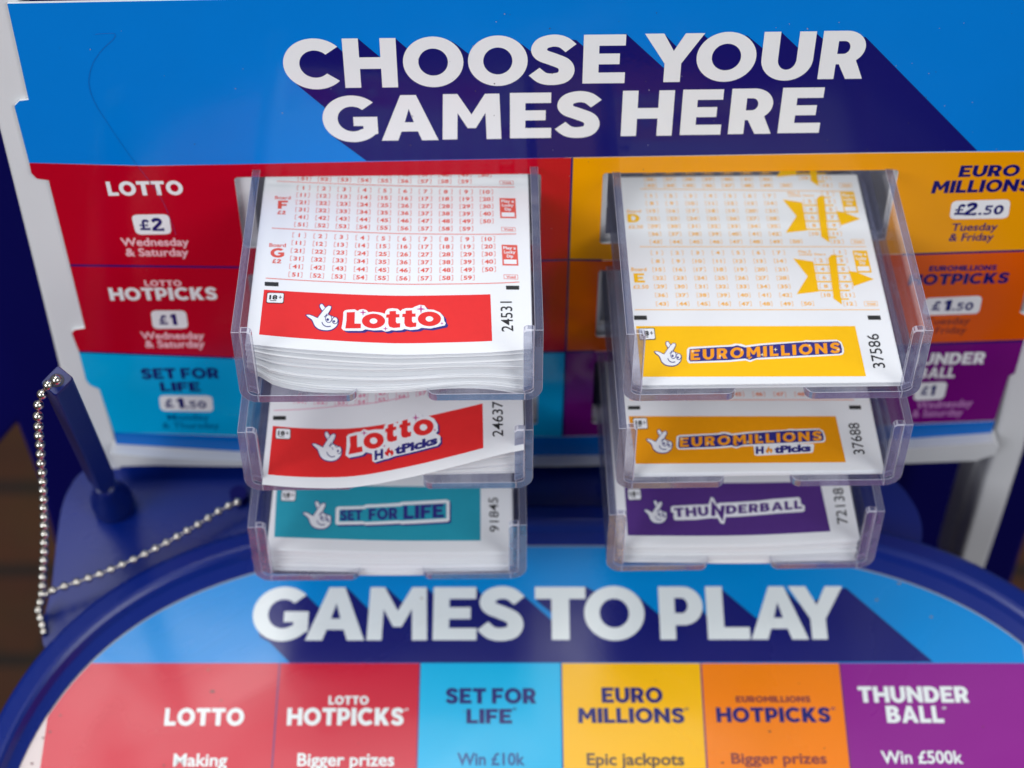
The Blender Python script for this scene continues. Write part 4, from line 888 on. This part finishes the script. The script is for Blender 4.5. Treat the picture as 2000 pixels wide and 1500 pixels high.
def draw_thunder(pr):
    quad(pr, [(1219, 940), (1601, 940), (1622, 1038), (1226, 1046)], S_pur, 1, True)
    badge18(pr, [(1225, 955), (1251, 955), (1253, 977), (1227, 978)])
    serial(pr, '72138', (1656, 1023), (1646, 953), (1636, 1024))
    hand(pr, 1257, 976.5, 1303.5, 1023, 2)
    f = zz(1240, 950, 5)
    o = [(350, 205), (370, 193), (560, 183), (720, 178), (742, 108), (765, 112), (800, 178), (820, 163), (950, 158), (1200, 143), (1360, 123), (1450, 118), (1600, 106), (1615, 122), (1622, 174), (1658, 190), (1657, 240), (1630, 250), (1400, 264), (1200, 282), (1000, 297), (887, 302), (872, 367), (838, 362), (808, 312), (730, 312), (600, 327), (390, 332), (375, 302), (380, 267), (350, 247)]
    pr.pxpoly([f(p) for p in o], S_wht, 2, big=True)
    pr.heavy('THU', f((388, 304)), f((722, 288)), f((380, 214)), S_pur, 4, gap=.12); pr.pxpoly([f(p) for p in [(748, 138), (835, 245), (842, 190), (880, 188), (858, 346), (785, 220), (786, 292), (745, 292)]], S_pur, 4)
    pr.heavy('DERBALL', f((890, 274)), f((1635, 218)), f((888, 190)), S_pur, 4, gap=.12)

def stack(key, v0, pad, top_px, bot_px, n, draw, label, group, Lf=.09, jit=.0005, second=None, back=None, fan=0.0, leaf=.00022):
    fr, W, H = TRAYS[key]
    if v0 == 'left': v0 = fr.uv(*top_px[3], FT + .0014)[1]
    zt = interp(front_z(fr, v0, top_px)) if not isinstance(top_px, float) else (lambda u: top_px); zb_ = interp(front_z(fr, v0 - fan, bot_px)) if bot_px else (lambda u: FT + .0002)
    u0, u1 = WT + pad[0], W - WT - pad[1]
    mid = [zt(u0 + (u1 - u0) * i / 10) for i in range(11)]
    ztb = back if back is not None else sum(mid) / 11
    bt = (lambda u: ztb) if not callable(ztb) else ztb
    sh = Sheet(fr, v0, u0, u1, lambda u: zt(u), bt, Lf)
    top_slip(sh, draw, label, 'top slips in the six trays')
    rs = random.Random(sum(map(ord, key)))
    cuts = [0.0]                                              # uneven gaps between the leaves
    for i in range(n): cuts.append(cuts[-1] + rs.choice((.3, .3, .5, .8, 2.6)) * (4.5 if fan and i < 1 else 1))
    for i in range(n):
        s2 = cuts[i + 1] / cuts[-1]
        am, fq, ph = (rs.uniform(.00005, .0006), rs.uniform(45, 90), rs.uniform(0, 6.28)) if fan else (rs.uniform(0, .00012), 60, rs.uniform(0, 6.28))
        zfn = lambda u, s2=s2, am=am, fq=fq, ph=ph: zt(u) + (zb_(u) - zt(u)) * s2 - .00025 - am * (1 + sin(fq * u + ph)) * min(1, 4 * s2) * (1 if bot_px else 0)
        thick = (bt(.04) - FT - .0004) / max(n, 1)
        zbn = lambda u, i=i: max(bt(u) - .0003 - thick * (i + .3), FT + .00022)
        sx = rs.uniform(-.0005, .0005)
        vv = v0 - fan * s2 + rs.uniform(-jit, jit)
        q = Sheet(fr, max(vv, LIPT + .00015), max(u0 + sx, WT + .0001), min(u1 + sx, W - WT - .0001), zfn, zbn, Lf, vd=v0 - fan * s2)
        mb = MB(); slab(mb, q, leaf, nu=28, nv=7, me=rs.choice((M_edge, M_edge, M_edge_shade)))
        if fan and i == 0:                                    # the next printed banner peeps out under the top slip
            p2 = Print(q.uv); p2.poly([(.008, q.v0 + .0042), (.078, q.v0 + .0042), (.078, q.v0 + .025), (.008, q.v0 + .025)], S_red, 1.5, big=True); p2.into(mb, q.P, cut=CUT)
        o = mb.build('play_slip', origin=fr.o); tag(o, group[0], 'play slip', group[1])

top = 'top slips in the six trays'
stack('L1', .0052, (.0006, .0006), [(455, 667), (486, 672), (600, 683), (762, 692.5), (880, 691), (960, 688), (1025, 682.5), (1050, 679)],
      [(455, 716), (496, 723), (535, 746), (605, 761), (703, 766), (780, 764), (885, 755), (955, 755), (1021, 764), (1045, 768)], 26, draw_lotto,
      'red banner slip printed 24531, on top of the fanned pile in the top left tray', ('white slip edge in the fanned pile under the slip printed 24531', 'slips fanned under the top slip of the top left tray'), Lf=.05, back=.0235, fan=.0024, leaf=.00013, jit=.0008)
stack('L2', 'left', (.0034, .0004), [(470, 940), (495, 944), (590, 952), (690, 951), (800, 932), (900, 908), (980, 887), (1024, 878), (1045, 875)],
      [(470, 950), (560, 953), (700, 953), (850, 948), (950, 946), (1045, 944)], 12, draw_lotto_hot,
      'red banner slip printed 24637 curling up to the right in the middle left tray', ('white slip lying under the curled slip printed 24637', 'slips under the curled slip of the middle left tray'), Lf=.20, second=.001, back=lambda u: .0068 + .006 * (u / .09))
stack('L3', .0034, (.0022, .0022), [(500, 1069), (520, 1070), (760, 1078), (1000, 1078), (1030, 1078)], [(500, 1120), (760, 1124), (1030, 1119)], 18, draw_life,
      'turquoise banner slip printed 91845 on the pile in the bottom left tray', ('white slip edge in the pile under the turquoise slip', 'slips under the turquoise slip of the bottom left tray'))
stack('R1', .0026, (.0010, .0022), FT + .0015, None, 5, draw_euro,
      'yellow banner slip printed 37586 lying flat in the top right tray', ('white slip edge just under the yellow slip printed 37586', 'slips under the yellow slip of the top right tray'))
stack('R2', .0026, (.0010, .0030), FT + .0020, None, 6, draw_euro_hot,
      'orange banner slip printed 37688 in the middle right tray', ('white slip edge just under the orange slip printed 37688', 'slips under the orange slip of the middle right tray'))
stack('R3', .0034, (.0020, .0030), [(1195, 1062), (1212, 1063), (1450, 1062), (1680, 1050), (1700, 1049)], [(1195, 1095), (1450, 1097), (1700, 1092)], 16, draw_thunder,
      'purple banner slip printed 72138 on the pile in the bottom right tray', ('white slip edge in the pile under the purple slip', 'slips under the purple slip of the bottom right tray'))

# ================================================================== THE PEN AND ITS BEAD CHAIN
top_p = at_depth(111, 743, .575); bu_ = BRD.uv(222, 985, 0.0); foot = BRD.P(bu_[0], bu_[1], -.0005)
ax = (top_p - foot).normalized(); ln = (top_p - foot).length
view = (CAM - top_p).normalized(); wide = ax.cross(view).normalized()          # across the broad face
nrm = wide.cross(ax).normalized()
if nrm.dot(view) < 0: nrm = -nrm; 
rot = Matrix.Rotation(radians(24), 3, ax); wide = rot @ wide; nrm = rot @ nrm
if wide.x < 0: wide = -wide
pen = empty('pen', foot); tag(pen, 'dark blue square plastic pen standing in the base plate, tied to a bead chain', 'pen')
def sq(t, a, b, n=3, r=.0009):
    c = foot + ax * t; q = rrect(-a / 2, -b / 2, a / 2, b / 2, min(r, a / 3, b / 3), n)
    return [c + wide * x + nrm * y for x, y in q]
mb = MB(); rg = [sq(t, a, b, r=r) for t, a, b, r in ((.018, .0062, .0058, .0026), (.026, .0064, .006, .0024), (.036, .0082, .0066, .001), (ln - .004, .0080, .0068, .0009), (ln - .0006, .0080, .0068, .0009), (ln, .0074, .0062, .0008))]
mb.loft(rg, M_pen); pb_ = mb.build('barrel', pen, smooth=False)
mb = MB(); n = 28
def ring(t, r): return [foot + ax * t + (wide * cos(2 * pi * k / n) + nrm * sin(2 * pi * k / n)) * r for k in range(n)]
mb.loft([ring(t, r) for t, r in ((-.002, .0072), (.001, .0079), (.005, .0080), (.009, .0076), (.014, .0062), (.020, .0050), (.026, .0044), (.027, .0036))], M_pen); mb.build('collar', pen, smooth=True)
mb = MB(); mb.loft([ring(ln + .00005, .0023), ring(ln + .00012, .0022)], M_hole_shade); ey_ = mb.build('eyelet_shade', pen); ey_.parent = pb_  # flat dark disc: the shade of the chain hole put into its colour

hang = [(110, 742), (94, 752), (82, 770), (75, 791), (74, 813), (75, 833), (76, 851), (78, 869), (79, 887), (80, 905), (82, 923), (83, 941), (84, 958), (85, 975), (85, 992), (86, 1009), (86, 1026), (87, 1043), (86, 1060), (86, 1077), (85, 1094), (84, 1110), (83, 1127), (83, 1144), (82, 1160), (79, 1176), (75, 1192), (79, 1207), (83, 1221), (86, 1234)]
diag = [(88, 1160), (103, 1153), (126, 1145), (150, 1137), (173, 1129), (195, 1121), (217, 1112), (239, 1102.5), (261, 1092.5), (283, 1082), (304, 1071), (325, 1060), (346, 1048), (366, 1036.5), (387, 1024.5), (407, 1012), (427, 999), (447, 988), (464, 981)]
H3 = [at_depth(x, y, .571 + (.674 - .571) * min(1, max(0, (y - 742) / 430.0)) ** .9) for x, y in hang]
D3 = [BRD.P(*BRD.uv(x, y, .0090), .0090) for x, y in diag]
ch = empty('bead_chain', H3[0]); tag(ch, 'silver bead chain hanging from the pen and drawn across the blue base', 'chain')
mb = MB()
for pts in (H3, D3):
    for a, b in zip(pts, pts[1:]): mb.tube([a, (a + b) / 2, b], .00042, M_steel, 6)
mb.build('link_wire', ch, smooth=True)
mb = MB(); mb.ball(Vector(ch.location), .00165, M_steel, 20, 14); bead = mb.build('bead', ch, smooth=True)
for i, p in enumerate(H3 + D3):
    b = bead if i == 0 else bead.copy()
    if i: COL.objects.link(b); b.parent = ch
    b.location = p - Vector(ch.location)
